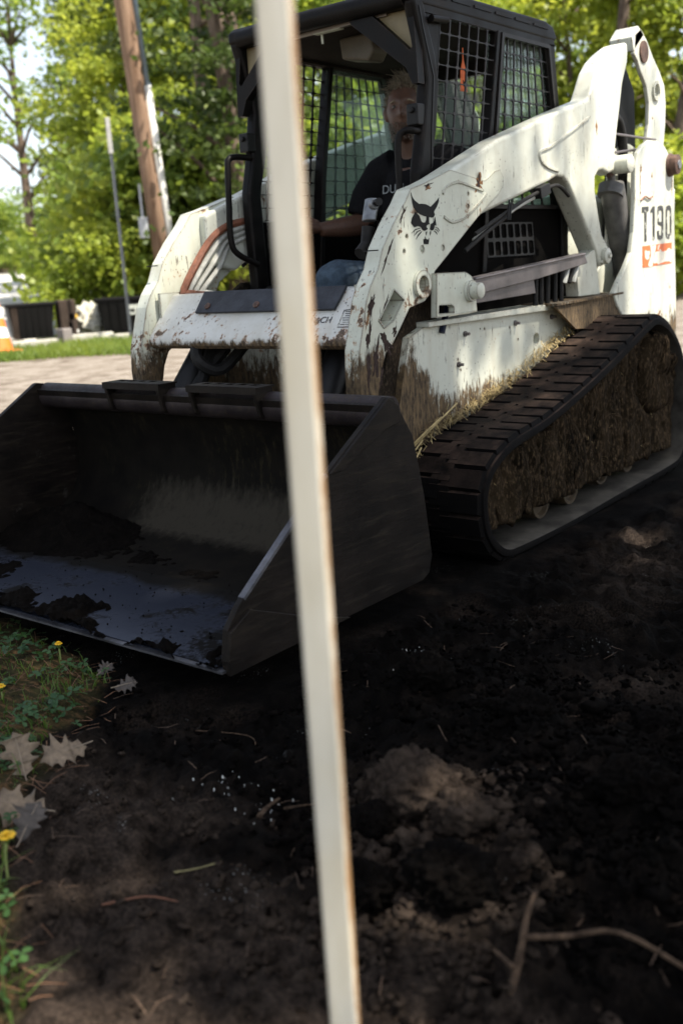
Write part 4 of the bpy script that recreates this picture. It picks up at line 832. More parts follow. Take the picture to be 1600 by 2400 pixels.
def H(x, y):
    x = np.asarray(x, float); y = np.asarray(y, float)
    s = soil_w(x, y); g = grass_w(x, y); near = 1-sst(6, 14, np.hypot(x-3.0, y-1.5))
    h = rise(x, y)
    r1 = fbm(x*1.5, y*1.5, 1, 3); r2 = fbm(x*5.5, y*5.5, 5, 3, .55); r3 = fbm(x*19, y*19, 9, 4, .62)
    clod = np.maximum(0, perlin(x*7.5, y*7.5, 22))**1.0
    pit = sst(.0, 1.1, np.hypot((x-2.1)/1.0, (y-2.1)/.9)); 
    mound = .10*np.exp(-((x-1.95)/.42)**2-((y-2.15)/.5)**2)+.055*np.exp(-((x-2.28)/.16)**2-((y-1.64)/.17)**2)+.05*np.exp(-((x-2.42)/.16)**2-((y-1.80)/.20)**2)+.05*np.exp(-((x-1.75)/.25)**2-((y-1.30)/.3)**2)
    und = 1-np.exp(-(np.maximum(0, x-1.05)/.35)**2) if False else 1
    onm = sst(.92, 1.12, y)+sst(.95, 1.2, x); onm = np.clip(onm, 0, 1)                      # keep it flat below the tracks
    buck = sst(2.02, 2.16, x)+sst(.88, 1.0, y); buck = np.clip(buck, 0, 1); onm = onm*np.where((x < 2.2) & (x > .9), buck, 1)
    r4 = fbm(x*60, y*60, 15, 2, .6)
    soilh = (.022*r1+.026*r2+.022*r3+.008*r4+.045*clod)+mound
    h = h + near*s*(1-g)*soilh*(.18+.82*onm)-.012*near*s
    h = h + near*g*(.012*r1+.010*r2+.005*r3+.008)
    h = h + (1-s)*near*(.01*r1+.006*r2)
    return h
X, Y = np.meshgrid(GX, GY, indexing='ij'); Z = H(X, Y)
idx = np.arange(X.size).reshape(X.shape)
q = np.stack([idx[:-1, :-1], idx[1:, :-1], idx[1:, 1:], idx[:-1, 1:]], -1).reshape(-1, 4)
def polar(off, d):
    a = YAW+R(off); return np.array([3.7007+math.cos(a)*d, 2.6189+math.sin(a)*d])
AZ = np.degrees(np.arctan2(Y-2.6189, X-3.7007)-YAW); AZ = (AZ+180) % 360-180; D = np.hypot(X-3.7007, Y-2.6189)
def strip_w(D, AZ, x, y):
    dd = D+.7*perlin(x*.6, y*.6, 3); return sst(14.6, 15.8, dd)*(1-sst(18.6, 19.4, dd))*sst(9.5, 10.8, AZ+.5*perlin(x*.9, y*.9, 8))
road = sst(20.5, 22.5, D+.5*perlin(X*.5, Y*.5, 1))*(1-sst(52, 58, D))*sst(12.2, 13.4, AZ+.5*perlin(X*.3, Y*.3, 1))
verge = np.clip(sst(24, 32, D)*(1-sst(11.5, 13, AZ))+sst(56, 60, D), 0, 1)
g_all = np.clip(grass_w(X, Y)+strip_w(D, AZ, X, Y)+verge*.9, 0, 1)
me_g = npmesh('ground', np.stack([X, Y, Z], -1).reshape(-1, 3), q, None or bpy.data.materials.new('tmp'), smooth=True)
ca = me_g.data.color_attributes.new('zone', 'FLOAT_COLOR', 'POINT')
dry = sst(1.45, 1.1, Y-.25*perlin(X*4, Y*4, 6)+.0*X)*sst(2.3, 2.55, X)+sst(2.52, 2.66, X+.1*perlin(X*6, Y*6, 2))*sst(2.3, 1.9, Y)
for cx_, cy_, r_ in ((2.28, 1.62, .17), (2.42, 1.78, .13), (2.56, 1.77, .2), (.45, 1.30, .16), (.15, 1.17, .12), (.75, 1.36, .1), (1.45, 1.65, .12), (2.05, 1.75, .1)): dry = np.maximum(dry, .95*np.exp(-((X-cx_)**2+(Y-cy_)**2)/r_**2))  # these spots paint sunlit patches into the soil tone, beside the dry zone
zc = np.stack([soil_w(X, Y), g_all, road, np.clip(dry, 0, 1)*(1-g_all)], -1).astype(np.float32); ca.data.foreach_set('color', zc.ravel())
def ground_mat():
    t = NT('ground_soil'); a = t.n.new('ShaderNodeVertexColor'); a.layer_name = 'zone'; z = t.sep(a.outputs[0])
    n1 = t.noise(3.2, 6, .6); n2 = t.noise(26, 8, .7); n3 = t.noise(150, 5, .7)
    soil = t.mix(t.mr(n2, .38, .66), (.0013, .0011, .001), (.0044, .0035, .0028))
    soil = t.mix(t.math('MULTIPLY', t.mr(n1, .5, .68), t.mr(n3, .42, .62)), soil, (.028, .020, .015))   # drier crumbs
    wp = t.math('MULTIPLY', t.mr(t.voro(120), .16, .12), t.mr(t.noise(4.5, 3), .62, .68)); soil = t.mix(t.math('MULTIPLY', a.outputs['Alpha'], t.mr(n2, .32, .6)), soil, t.mix(t.mr(n3, .35, .65), (.017, .0135, .011), (.062, .045, .034)))  # alpha holds dry soil plus painted sunlit patches
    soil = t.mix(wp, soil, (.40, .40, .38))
    straw = t.noise(60, 5, .7, t.scale((1, .25, 1)))
    gr = t.mix(t.mr(n2, .4, .65), (.020, .018, .010), (.05, .045, .018)); gr = t.mix(t.math('MULTIPLY', t.mr(straw, .5, .6), .7), gr, (.15, .085, .04))
    gravel = t.mix(t.mr(n2, .35, .65), (.15, .128, .105), (.30, .265, .225)); gravel = t.mix(t.mr(n1, .42, .66), gravel, (.11, .088, .069))
    gravel = t.mix(t.math('MULTIPLY', t.mr(t.voro(30), .2, .1), .5), gravel, (.42, .40, .37))
    rd = t.mix(t.mr(n1, .3, .7), (.42, .41, .39), (.55, .54, .52))
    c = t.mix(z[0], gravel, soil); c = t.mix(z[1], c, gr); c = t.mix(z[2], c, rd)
    t.set(col=c, rough=.95, spec=.04)
    t.set(nrm=t.bump(t.math('ADD', n2, t.math('MULTIPLY', n3, .55)), .9, .012)); return t.m
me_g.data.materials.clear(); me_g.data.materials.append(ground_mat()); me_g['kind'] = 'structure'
from mathutils.bvhtree import BVHTree
def gz(x, y): return float(H(np.array([x]), np.array([y]))[0])

# clods: irregular lumps that can be picked up
def lump(name, c, r, mat, seed, sq=(1, 1, .75), amp=.24, n=40):
    rg = np.random.default_rng(seed); nu, nv = n*2, n; U, Vv = np.meshgrid(np.arange(nu)*2*np.pi/nu, np.linspace(0.02, np.pi-.02, nv+1))
    d = np.stack([np.sin(Vv)*np.cos(U), np.sin(Vv)*np.sin(U), np.cos(Vv)], -1); o = rg.uniform(0, 50)
    rr = 1+amp*fbm(d[..., 0]*1.3+o, d[..., 1]*1.3, d[..., 2]*1.3, 2)+amp*.75*fbm(d[..., 0]*4.5+o, d[..., 1]*4.5, d[..., 2]*4.5, 5, .68)
    P = d*rr[..., None]*r*np.array(sq); ii = np.arange(nu*(nv+1)).reshape(nv+1, nu)
    f = np.stack([ii[:-1], ii[1:], np.roll(ii[1:], -1, 1), np.roll(ii[:-1], -1, 1)], -1).reshape(-1, 4)
    o_ = npmesh(name, P.reshape(-1, 3), f, mat, smooth=True); o_.location = c; return o_
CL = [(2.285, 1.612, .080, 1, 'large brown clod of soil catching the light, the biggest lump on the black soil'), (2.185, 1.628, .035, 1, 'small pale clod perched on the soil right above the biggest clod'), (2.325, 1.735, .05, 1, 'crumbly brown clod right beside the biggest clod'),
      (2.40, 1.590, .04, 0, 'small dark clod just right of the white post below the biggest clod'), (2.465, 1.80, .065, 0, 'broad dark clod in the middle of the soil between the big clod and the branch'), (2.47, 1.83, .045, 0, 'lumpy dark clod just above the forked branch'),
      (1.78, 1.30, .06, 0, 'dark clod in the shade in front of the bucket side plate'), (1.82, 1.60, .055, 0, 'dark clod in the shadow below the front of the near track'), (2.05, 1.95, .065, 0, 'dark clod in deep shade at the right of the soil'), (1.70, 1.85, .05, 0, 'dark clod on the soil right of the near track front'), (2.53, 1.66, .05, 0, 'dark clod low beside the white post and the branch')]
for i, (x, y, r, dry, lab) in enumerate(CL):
    o = lump('soil_clod', (x, y, gz(x, y)+r*.28), r, SOIL_DRY_LIT if dry else SOIL, 30+i, (1.0, 1.15, .72)); tag(o, lab, 'clod', 'clods of soil')
# loose crumbs and small lumps, far too many to count
def dry_lit_at(x, y):
    d = float(sst(1.45, 1.1, y-.25*float(perlin(np.array([x*4.]), np.array([y*4.]), 6)[0]))*sst(2.3, 2.55, x)); d = max(d, float(sst(2.50, 2.62, x)*sst(2.3, 1.95, y))); return max([d]+[math.exp(-((x-a)**2+(y-c)**2)/r**2) for a, c, r in ((2.28, 1.62, .17), (2.42, 1.78, .13), (2.56, 1.77, .2))])  # dry zone plus the painted sunlit spots of the ground
DD = [[], []]; DF = [[], []]
sph = []
for j in range(5):
    for i in range(7): th = math.pi*(j+.5)/5; ph = 2*math.pi*i/7; sph.append((math.sin(th)*math.cos(ph), math.sin(th)*math.sin(ph), math.cos(th)))
sf = [(j*7+i, (j+1)*7+i, (j+1)*7+(i+1) % 7, j*7+(i+1) % 7) for j in range(4) for i in range(7)]
S_ = np.array(sph)
for k in range(4200):
    if k < 2300: x, y, r = RNG.uniform(1.1, 3.0), RNG.uniform(.6, 2.5), RNG.uniform(.003, .011)
    else:
        c = ((2.28, 1.68), (2.38, 1.75), (1.9, 1.7), (1.95, 2.1), (2.55, 1.8), (1.65, 1.45), (2.2, 2.0))[k % 7]; x, y = RNG.normal(c[0], .14), RNG.normal(c[1], .16); r = RNG.uniform(.004, .015) if RNG.random() < .85 else RNG.uniform(.012, .026)
    if grass_w(np.array([x]), np.array([y]))[0] > .3 or (x < 2.12 and y < .97): continue
    o_ = RNG.uniform(0, 40); rr = 1+.6*perlin(S_[:, 0]*1.7+o_, S_[:, 1]*1.7, S_[:, 2]*1.7)+.22*RNG.normal(0, 1, len(S_)); a = RNG.uniform(0, 6.28); sx2 = RNG.uniform(.7, 1.3)
    P = S_*rr[:, None]*r*np.array([sx2, 1/sx2, .62]); P = np.stack([P[:, 0]*math.cos(a)-P[:, 1]*math.sin(a)+x, P[:, 0]*math.sin(a)+P[:, 1]*math.cos(a)+y, P[:, 2]+gz(x, y)+r*.12], -1)
    w = 1 if RNG.uniform(.1, .5) < dry_lit_at(x, y) else 0
    o = sum(len(q) for q in DD[w]); DD[w].append(P); DF[w].append(np.array(sf)+o)
for w, nm, lab in ((0, 'soil_crumbs', 'loose crumbs and lumps of black soil scattered over the dug ground'), (1, 'soil_crumbs', 'brown soil crumbs, coloured as sunlit around the biggest clod, dry near the grass')):
    o = npmesh(nm, np.concatenate(DD[w]), np.concatenate(DF[w]), (SOIL, SOIL_DRY_LIT)[w], smooth=(w == 0)); tag(o, lab, 'soil', kind='stuff')
# white grit
vs = []; fs = []
for k in range(70):
    c = ((2.36, 1.19), (1.62, 1.18), (2.38, 1.30))[k % 3]; x, y = RNG.normal(c[0], .05), RNG.normal(c[1], .05); r = RNG.uniform(.0008, .0018) if k % 9 else .0026; o = len(vs)
    vs += [[x+r, y, .004], [x-r, y, .004], [x, y+r, .004], [x, y-r, .004], [x, y, .004+r]]; fs += [(o, o+2, o+4), (o+2, o+1, o+4), (o+1, o+3, o+4), (o+3, o, o+4)]
vs = np.array(vs); vs[:, 2] += H(vs[:, 0], vs[:, 1]); o = npmesh('grit', vs, fs, simple('white_grit', (.55, .55, .52), .7)); tag(o, 'specks of white grit spilled on the black soil', 'grit', kind='stuff')
# soil left in the bucket
gx = np.arange(1.30, 2.07, .007); gy = np.arange(-.85, .85, .008); BX, BY = np.meshgrid(gx, gy, indexing='ij')
base = np.interp(BX, [p[0] for p in prof[::-1]][-7:] if False else [1.30, 1.42, 1.6, 1.95, 2.07], [.145, .112, .10, .095, .087])
lf = fbm(BX*3.2, BY*4.2, 2, 5, .68)+.55*(BX-1.93)/.12+.02
lipd = .030*sst(.0, .9, lf)*(1+.5*fbm(BX*30, BY*30, 3, 3))*sst(1.80, 1.92, BX)
corner = .10*np.exp(-((BX-1.42)/.16)**2-((BY+.62)/.26)**2)*(1+.4*fbm(BX*9, BY*9, 5, 4))+.02*np.exp(-((BX-1.52)/.08)**2)*(.4+.9*fbm(BX*5, BY*5, 8, 4))
sx_ = .016*sst(.42, .9, fbm(BX*3, BY*2.2, 12, 5, .66))
hh = base-.012+lipd*1.15+corner+sx_+.005*fbm(BX*45, BY*45, 5, 3)
ii = np.arange(BX.size).reshape(BX.shape); keep = (hh > base+.0015); kq = keep[:-1, :-1] | keep[1:, :-1] | keep[1:, 1:] | keep[:-1, 1:]
qq = np.stack([ii[:-1, :-1], ii[1:, :-1], ii[1:, 1:], ii[:-1, 1:]], -1)[kq]
o = npmesh('soil_in_bucket', np.stack([BX, BY, hh], -1).reshape(-1, 3), qq, SOIL, smooth=True); tag(o, 'black soil stuck along the lip and corner of the loader bucket', 'soil', kind='stuff')

vs = []; fs = []
for k in range(230):
    x, y = RNG.uniform(1.45, 2.04), RNG.uniform(-.84, .84)
    if RNG.random() > .25+.75*(x-1.45)/.6: continue
    r = RNG.uniform(.0012, .004); o = len(vs); z = float(np.interp(x, [1.30, 1.42, 1.6, 1.95, 2.07], [.145, .112, .10, .095, .087]))+.006+r*.4
    vs += [(x+r, y, z), (x-r, y+r*.2, z), (x, y+r, z), (x+r*.2, y-r, z), (x, y, z+r), (x, y, z-r)]; fs += [(o, o+2, o+4), (o+2, o+1, o+4), (o+1, o+3, o+4), (o+3, o, o+4), (o+2, o, o+5), (o+1, o+2, o+5), (o+3, o+1, o+5), (o, o+3, o+5)]
o = npmesh('soil_crumbs', vs, fs, SOIL); tag(o, 'black crumbs of soil sprinkled on the shiny bucket floor', 'soil', kind='stuff')
# ------------------------------------------------------------------ foreground: post, leaves, flowers, sticks, grass
def post_mat():
    t = NT('cream_post_paint'); z = t.sep()[2]; n = t.noise(11, 7, .65, t.scale((1.4, 1.4, .25))); n2 = t.noise(40, 6, .7, t.scale((1, 1, .4)))
    c = t.mix(t.mr(n, .35, .7), (.47, .435, .345), (.61, .58, .49)); c = t.mix(t.math('MULTIPLY', t.mr(t.noise(5, 4), .5, .7), .5), c, (.50, .43, .29))
    e = t.edge(.005); f = t.math('ADD', t.math('MULTIPLY', e, .42), t.math('MULTIPLY', n2, .6))
    dp = t.n.new('ShaderNodeVectorMath'); dp.operation = 'DOT_PRODUCT'; t.l.new(t.co, dp.inputs[0]); dp.inputs[1].default_value = (-.65564*.9703+.75507*.2419, .75507*.9703+.65564*.2419, 0)
    off = t.math('ABSOLUTE', t.math('SUBTRACT', dp.outputs['Value'], 2.94559*(-.65564*.9703+.75507*.2419)+1.96322*(.75507*.9703+.65564*.2419)))
    side = t.mr(off, .0125, .0165); rn = t.noise(16, 6, .7, t.scale((1, 1, .5)))
    c = t.mix(t.math('MULTIPLY', t.mr(t.math('ADD', t.math('MULTIPLY', side, .34), t.math('MULTIPLY', rn, .62)), .52, .66), .9), c, (.24, .115, .03))
    sp = t.mr(t.noise(6, 5, .6, t.scale((1, 1, .55))), .62, .72); c = t.mix(t.math('MULTIPLY', sp, .75), c, (.33, .24, .12))
    c = t.mix(t.math('MULTIPLY', t.mr(t.noise(3.5, 3, .5, t.scale((1, 1, 1))), .42, .66), .45), c, (.34, .34, .29))
    t.set(col=c, rough=.55); return t.m
FOREP = empty('metal_post', (2.94559, 1.96322, 0), 'blurred cream painted metal post with rusty edges standing upright in front of the loader', 'post')
fd = Vector((-.75507, -.65564, 0)); sd_ = Vector((fd.y, -fd.x, 0)); rotp = Matrix((sd_, fd, Vector((0, 0, 1)))).transposed() @ Matrix.Rotation(R(-14), 3, 'Z')
b = MB(); b.box((0, 0, .86), (.033, .021, 2.1), rotp); b.obj('post_tube', post_mat(), FOREP, bevel=.0035, seg=3)
b = MB(); b.box((0, 0, 1.915), (.037, .025, .012), rotp); b.obj('post_cap', bpy.data.materials['cream_post_paint'], FOREP, bevel=.003)

OAK = simple('dry_oak_leaf', (.185, .135, .088), .75, 0, .45, 55, .5); OAKD = simple('damp_oak_leaf', (.065, .053, .044), .8, 0, .4, 40, .2)
def oak_leaf(name, x, y, L, rot, tilt, mat, seed, dz=.02, curl=.35):
    rg = np.random.default_rng(seed); out = []
    tip = [(.01, .03), (.06, .10), (.15, .16), (.17, .20), (.12, .25), (.11, .30), (.26, .36), (.35, .37), (.31, .42), (.17, .47), (.15, .52), (.33, .61), (.43, .66), (.35, .69), (.21, .72), (.20, .78), (.27, .88), (.15, .87), (.09, .92), (.02, 1.0)]
    tip = [(u*.82+.06 if .15 < v < .9 else u, v) for u, v in tip]
    P = [(u*L*(1+.09*rg.normal()), v*L*(1+.01*rg.normal())) for u, v in tip]; Q = [(-u*L*(1+.12*rg.normal()), v*L*(1+.03*rg.normal())) for u, v in reversed(tip)]
    outl = P+Q; vs = []; fs = []; nrow = len(P)
    for (ux, uv), (wx, wv) in zip(P, reversed(Q)):
        for f in (0, .33, .66, 1):
            xx = wx+(ux-wx)*f; yy = wv+(uv-wv)*f
            zz = curl*(xx*xx)/L*2.4*(.5+.8*math.sin(yy/L*3+seed))+.09*L*math.sin(yy/L*4.5+seed)+.05*xx*math.sin(yy/L*7)+.018*L*rg.normal(); vs.append((xx, yy, zz))
    for i in range(nrow-1):
        for k in range(3): fs.append((i*4+k, i*4+k+1, (i+1)*4+k+1, (i+1)*4+k))
    nz_ = Vector((.42+tilt[0], .55+tilt[1], 1)).normalized(); ya = Matrix.Rotation(rot, 3, 'Z') @ Vector((0, 1, 0)); ya = (ya-ya.dot(nz_)*nz_).normalized()
    Mr = Matrix((ya.cross(nz_), ya, nz_)).transposed().to_4x4(); Mx = Matrix.Translation((x, y, gz(x, y)+dz)) @ Mr @ Matrix.Translation((0, -L*.5, 0))
    b = MB(); b.add([Vector(v) for v in vs], fs); o = b.obj(name, mat, smooth='all'); o.matrix_world = Mx
    sm = o.modifiers.new('thick', 'SOLIDIFY'); sm.thickness = .0012
    b = MB(); b.tube([(0, -.10*L, .006), (0, .1*L, .006), (0, .5*L, .008), (0, .93*L, .006)], [.0016, .0014, .001, .0004], 5); v = b.obj('midrib', simple('leaf_rib', (.22, .17, .12), .8) if 'leaf_rib' not in bpy.data.materials else bpy.data.materials['leaf_rib'], o)
    return o
for a in [(2.570, .728, .115, R(150), (.05, 0), OAK, 3, .040, 'pale dry oak leaf lying in the grass, the left one of the upper pair'),
          (2.497, .790, .11, R(250), (0, .1), OAK, 5, .04, 'pale curled oak leaf at the bare soil edge, right one of the upper pair'),
          (2.690, .900, .125, R(205), (.05, .05), OAK, 9, .045, 'tan dry oak leaf with deep lobes lying below the upper pair of leaves'),
          (2.725, .985, .09, R(120), (.1, .1), OAKD, 12, .018, 'grey damp oak leaf tucked under the tan lobed leaf'),
          (2.150, .585, .065, R(60), (.1, .1), OAKD, 17, .025, 'small curled dead leaf on the soil below the bucket lip'),
          (2.118, .462, .055, R(100), (0, .2), OAKD, 19, .025, 'small brown dead leaf at the grass edge under the bucket lip')]:
    o = oak_leaf('oak_leaf', *a[:-1]); tag(o, a[-1], 'leaf', 'dead oak leaves on the ground')
YEL = simple('dandelion_yellow', (.75, .45, .01), .6, 0, .2, 80); STEMG = simple('pale_stem', (.22, .27, .08), .6, 0, .2, 40)
def dandelion(x, y, h, r, lean, lab):
    z0 = gz(x, y); o = empty('dandelion', (x, y, z0), lab, 'flower', 'dandelions in the grass')
    top = Vector((lean[0], lean[1], h)); b = MB(); b.tube(crom([(0, 0, -.01), (lean[0]*.2, lean[1]*.2, h*.5), top], 4), .0028, 6); b.obj('stem', STEMG, o, smooth='all')
    b = MB(); b.lathe(top, (0, 0, 1), [(.003, -.012), (.007, -.006), (.006, 0)], 10); b.obj('sepals', GRASS, o, smooth=True)
    b = MB(); rg = np.random.default_rng(int(h*1e4))
    for ring, (rr, zz, n) in enumerate(((r, .001, 26), (r*.75, .004, 20), (r*.45, .006, 12))):
        for k in range(n):
            a = 2*math.pi*k/n+ring; d = Vector((math.cos(a), math.sin(a), 0)); s = Vector((-d.y, d.x, 0)); w = .0022
            p = top+d*.003; e = top+d*rr*rg.uniform(.85, 1.05)+Vector((0, 0, zz+.003*rg.random())); mdl = (p+e)/2+Vector((0, 0, .003))
            b.add([p-s*w*.6, p+s*w*.6, mdl+s*w, e+s*w*.7, e-s*w*.7, mdl-s*w], [(0, 1, 2, 5), (5, 2, 3, 4)])
    b.obj('petals', YEL, o)
dandelion(2.835, 1.068, .085, .017, (-.004, .012), 'yellow dandelion in bloom on a pale stem at the lower left edge')
dandelion(2.358, .330, .035, .013, (0, 0), 'small dandelion flower low in the grass near the two pale leaves')
dandelion(2.095, .225, .05, .012, (.004, .006), 'half closed dandelion standing in the grass just under the bucket lip')
TWIG = bark('twig_bark', (.03, .019, .012), (.12, .078, .05), 4)
def stick(pts, rr, lab, mat=TWIG, cat='twig', name='twig', seg=7):
    p0 = pts[0]; z0 = gz(p0[0], p0[1]); P = [(x-p0[0], y-p0[1], gz(x, y)+z-z0) for x, y, z in pts]
    P = crom(P, 4); n = len(P); rad = [rr*(1-.55*i/(n-1))*(1+.10*math.sin(i*2.3)) for i in range(n)]
    b = MB(); b.tube(P, rad, seg); o = b.obj(name, mat, smooth='all', loc=(p0[0], p0[1], z0))
    if lab: tag(o, lab, cat)
    return o
st = stick([(2.60, 1.985, .0), (2.55, 1.975, .03), (2.50, 1.960, .05), (2.465, 1.955, .075)], .0075, 'forked brown branch sticking up from the soil at the bottom right', name='forked_branch', cat='branch')
for pts, rr in (([(2.53, 1.97, .040), (2.48, 2.02, .055), (2.45, 2.09, .06), (2.44, 2.20, .04), (2.47, 2.33, .01)], .0055), ([(2.58, 1.98, .015), (2.565, 1.955, .025), (2.55, 1.93, .03)], .0045)):
    b = MB(); P = crom([(x-2.60, y-1.985, z+gz(x, y)-gz(2.6, 1.985)) for x, y, z in pts], 4); n = len(P); b.tube(P, [rr*(1-.5*i/n) for i in range(n)], 7); b.obj('side_branch', TWIG, st, smooth='all')
stick([(2.44, 1.335, .01), (2.41, 1.330, .02), (2.36, 1.318, .025)], .006, 'short splintered stick on the soil left of the white post')
stick([(2.375, 1.345, .018), (2.33, 1.355, .02), (2.30, 1.375, .012)], .003, 'thin pale twig leaning on the splintered stick')
stick([(2.66, 1.33, .008), (2.62, 1.345, .012), (2.575, 1.365, .006)], .002, 'bent yellow grass stem on the bare soil', simple('dry_stem', (.20, .17, .07), .7))
stick([(2.78, 1.27, .006), (2.73, 1.33, .010), (2.70, 1.38, .006)], .0025, 'reddish brown pine twig lying near the dandelion', simple('red_twig', (.15, .06, .03), .8))
stick([(2.20, .90, .006), (2.14, 1.02, .015), (2.20, 1.10, .006)], .002, 'thin dark root loop on the soil in front of the bucket corner')

# grass, clover and pine straw on the left (nobody could count it)
def blades(N, region, hmin, hmax, w, lean, rg, zfun=True, seg=3):
    xs, ys = region(N, rg); n = len(xs); z = H(xs, ys); a = rg.uniform(0, 6.283, n); hgt = rg.uniform(hmin, hmax, n)*rg.uniform(.5, 1, n); ln = rg.uniform(.2, 1, n)*lean*hgt; la = rg.uniform(0, 6.283, n)
    V_ = []; 
    for k in range(seg+1):
        f = k/seg; ww = w*(1-f**1.6)*.5+.0001
        cx = xs+np.cos(la)*ln*f*f; cy = ys+np.sin(la)*ln*f*f; cz = z-.003+hgt*f*(1-.25*f*lean)
        V_.append(np.stack([cx-np.cos(a)*ww, cy-np.sin(a)*ww, cz], -1)); V_.append(np.stack([cx+np.cos(a)*ww, cy+np.sin(a)*ww, cz], -1))
    V_ = np.stack(V_, 1); M_ = 2*(seg+1); o = (np.arange(n)*M_)[:, None]
    F_ = np.concatenate([o+np.array([[2*k, 2*k+1, 2*k+3, 2*k+2]]) for k in range(seg)], 0)
    return V_.reshape(-1, 3), F_
def reg_grass(N, rg):
    x = rg.uniform(1.95, 3.2, N); y = rg.uniform(-1.0, 1.6, N); w = grass_w(x, y); patch = sst(-.25, .35, perlin(x*5.5, y*5.5, 31))
    k = rg.random(N) < w*(.12+.88*patch); return x[k], y[k]
gv, gf = blades(11000, reg_grass, .02, .075, .004, .9, RNG); o = npmesh('grass', gv, gf, GRASS); tag(o, 'short sparse grass at the left front edge of the dug soil', 'grass', kind='stuff')
def reg_edge(N, rg):
    x = rg.uniform(2.86, 3.1, N); y = rg.uniform(1.0, 1.40, N); k = (grass_w(x, y) > .3); return x[k], y[k]
gv, gf = blades(90, reg_edge, .06, .14, .006, 1.4, RNG); o = npmesh('long_grass', gv, gf, GRASS); tag(o, 'long bent grass blades in the lower left corner', 'grass', kind='stuff')
vs = []; fs = []
for k in range(2600):
    x, y = RNG.uniform(1.98, 3.1), RNG.uniform(-.6, 1.35)
    if RNG.random() > grass_w(np.array([x]), np.array([y]))[0]: continue
    if perlin(np.array([x*6.5]), np.array([y*6.5]), 12)[0] < -.05: continue
    z = gz(x, y)+RNG.uniform(.008, .035)
    nlf = 3; a0 = RNG.uniform(0, 6.28); r = RNG.uniform(.006, .012); til = Vector((RNG.normal(0, .3), RNG.normal(0, .3), 1)).normalized()
    u = til.orthogonal().normalized(); w = til.cross(u)
    for j in range(nlf):
        a = a0+j*2.094; d = math.cos(a)*u+math.sin(a)*w; s = til.cross(d); c = Vector((x, y, z)); o = len(vs)
        vs += [c, c+d*r*.8+s*r*.6+til*.002, c+d*r*1.6+s*r*.45, c+d*r*1.75, c+d*r*1.6-s*r*.45, c+d*r*.8-s*r*.6+til*.002]; fs += [(o, o+1, o+2, o+3), (o, o+3, o+4, o+5)]
o = npmesh('clover', [tuple(v) for v in vs], fs, CLOVER); tag(o, 'patches of small dark clover leaves among the grass', 'clover', kind='stuff')
STRAW = simple('pine_straw_needles', (.16, .075, .033), .8, 0, .45, 30); HAY = simple('hay_stalks', (.38, .29, .13), .8, 0, .45, 25)
def needles(N, posfun, L, w, mat, name, lab, cat, rg, flat=.12):
    V_ = []; F_ = []
    for k in range(N):
        p = posfun(rg)
        if p is None: continue
        a = rg.uniform(0, 6.28); l = L*rg.uniform(.4, 1.1); d = Vector((math.cos(a), math.sin(a), rg.normal(0, flat))).normalized()*l*.5; s = Vector((-d.y, d.x, 0)).normalized()*w*.5; mid = Vector((0, 0, l*.06*rg.normal()+w))
        c = Vector(p); o = len(V_); V_ += [c-d-s, c-d+s, c+mid+s, c+mid-s, c+d+s*.6, c+d-s*.6]; F_ += [(o, o+1, o+2, o+3), (o+3, o+2, o+4, o+5)]
    ob = npmesh(name, [tuple(v) for v in V_], F_, mat); tag(ob, lab, cat, kind='stuff'); return ob
def pf1(rg):
    x, y = rg.uniform(1.95, 3.15), rg.uniform(-.7, 1.6); w = grass_w(np.array([x]), np.array([y-.10]))[0]
    if rg.random() > w: return None
    return (x, y, gz(x, y)+rg.uniform(.002, .015))
needles(1500, pf1, .075, .0018, STRAW, 'pine_straw', 'fallen orange brown pine needles matted between the grass', 'pine straw', RNG)
def pf2(rg):
    x, y = rg.uniform(1.2, 2.95), rg.uniform(.6, 2.5)
    if x < 2.1 and y < .95: return None
    return (x, y, gz(x, y)+rg.uniform(.002, .008))
needles(200, pf2, .06, .0016, simple('dark_rootlets', (.10, .06, .035), .85, 0, .5), 'rootlets', 'thin broken rootlets strewn over the black soil', 'roots', RNG)
# hay caught between the fender and the track: follow the top run of the near track
def pf3(rg):
    u = rg.random()**.8; x = .80-1.38*u; z = float(np.interp(-x, [-.795, -.674, -.538, -.30, .014, .343, .66], [.30, .40, .443, .478, .551, .645, .745]))
    return (x, .548+abs(rg.normal(0, .018)), z+abs(rg.normal(0, .02))+.006)
needles(1100, pf3, .055, .0026, HAY, 'hay', 'dry hay stalks caught along the fender above the near track', 'hay', RNG, .5)
def pf4(rg):
    x = rg.uniform(-1.0, .66); return (x, .80+abs(rg.normal(0, .012)), rg.uniform(.14, max(.16, float(np.interp(-x, [-.674, -.30, .343, .76], [.32, .38, .54, .60])))))
needles(420, pf4, .035, .0016, HAY, 'hay', 'chopped hay sticking out of the dried mud on the track side', 'hay', RNG, .8)
b = MB()
for p0, p1, r in (((.78, .56, .40), (.60, .60, .50), .004), ((.80, .57, .39), (.45, .575, .53), .0035), ((.74, .60, .41), (.83, .62, .36), .003), ((.70, .58, .43), (.84, .60, .37), .003)):
    b.tube([p0, tuple((a+c)/2+.004 for a, c in zip(p0, p1)), p1], r, 5)
o = b.obj('straw_stalks', HAY, smooth='all'); tag(o, 'long straw stalks lying over the front of the near track', 'straw', kind='stuff')
# ------------------------------------------------------------------ background things
def gpos(off, d, dz=0.0):
    p = polar(off, d); return Vector((p[0], p[1], gz(p[0], p[1])+dz))
def facing(off): return YAW+R(off)+math.pi       # heading that looks back at the view
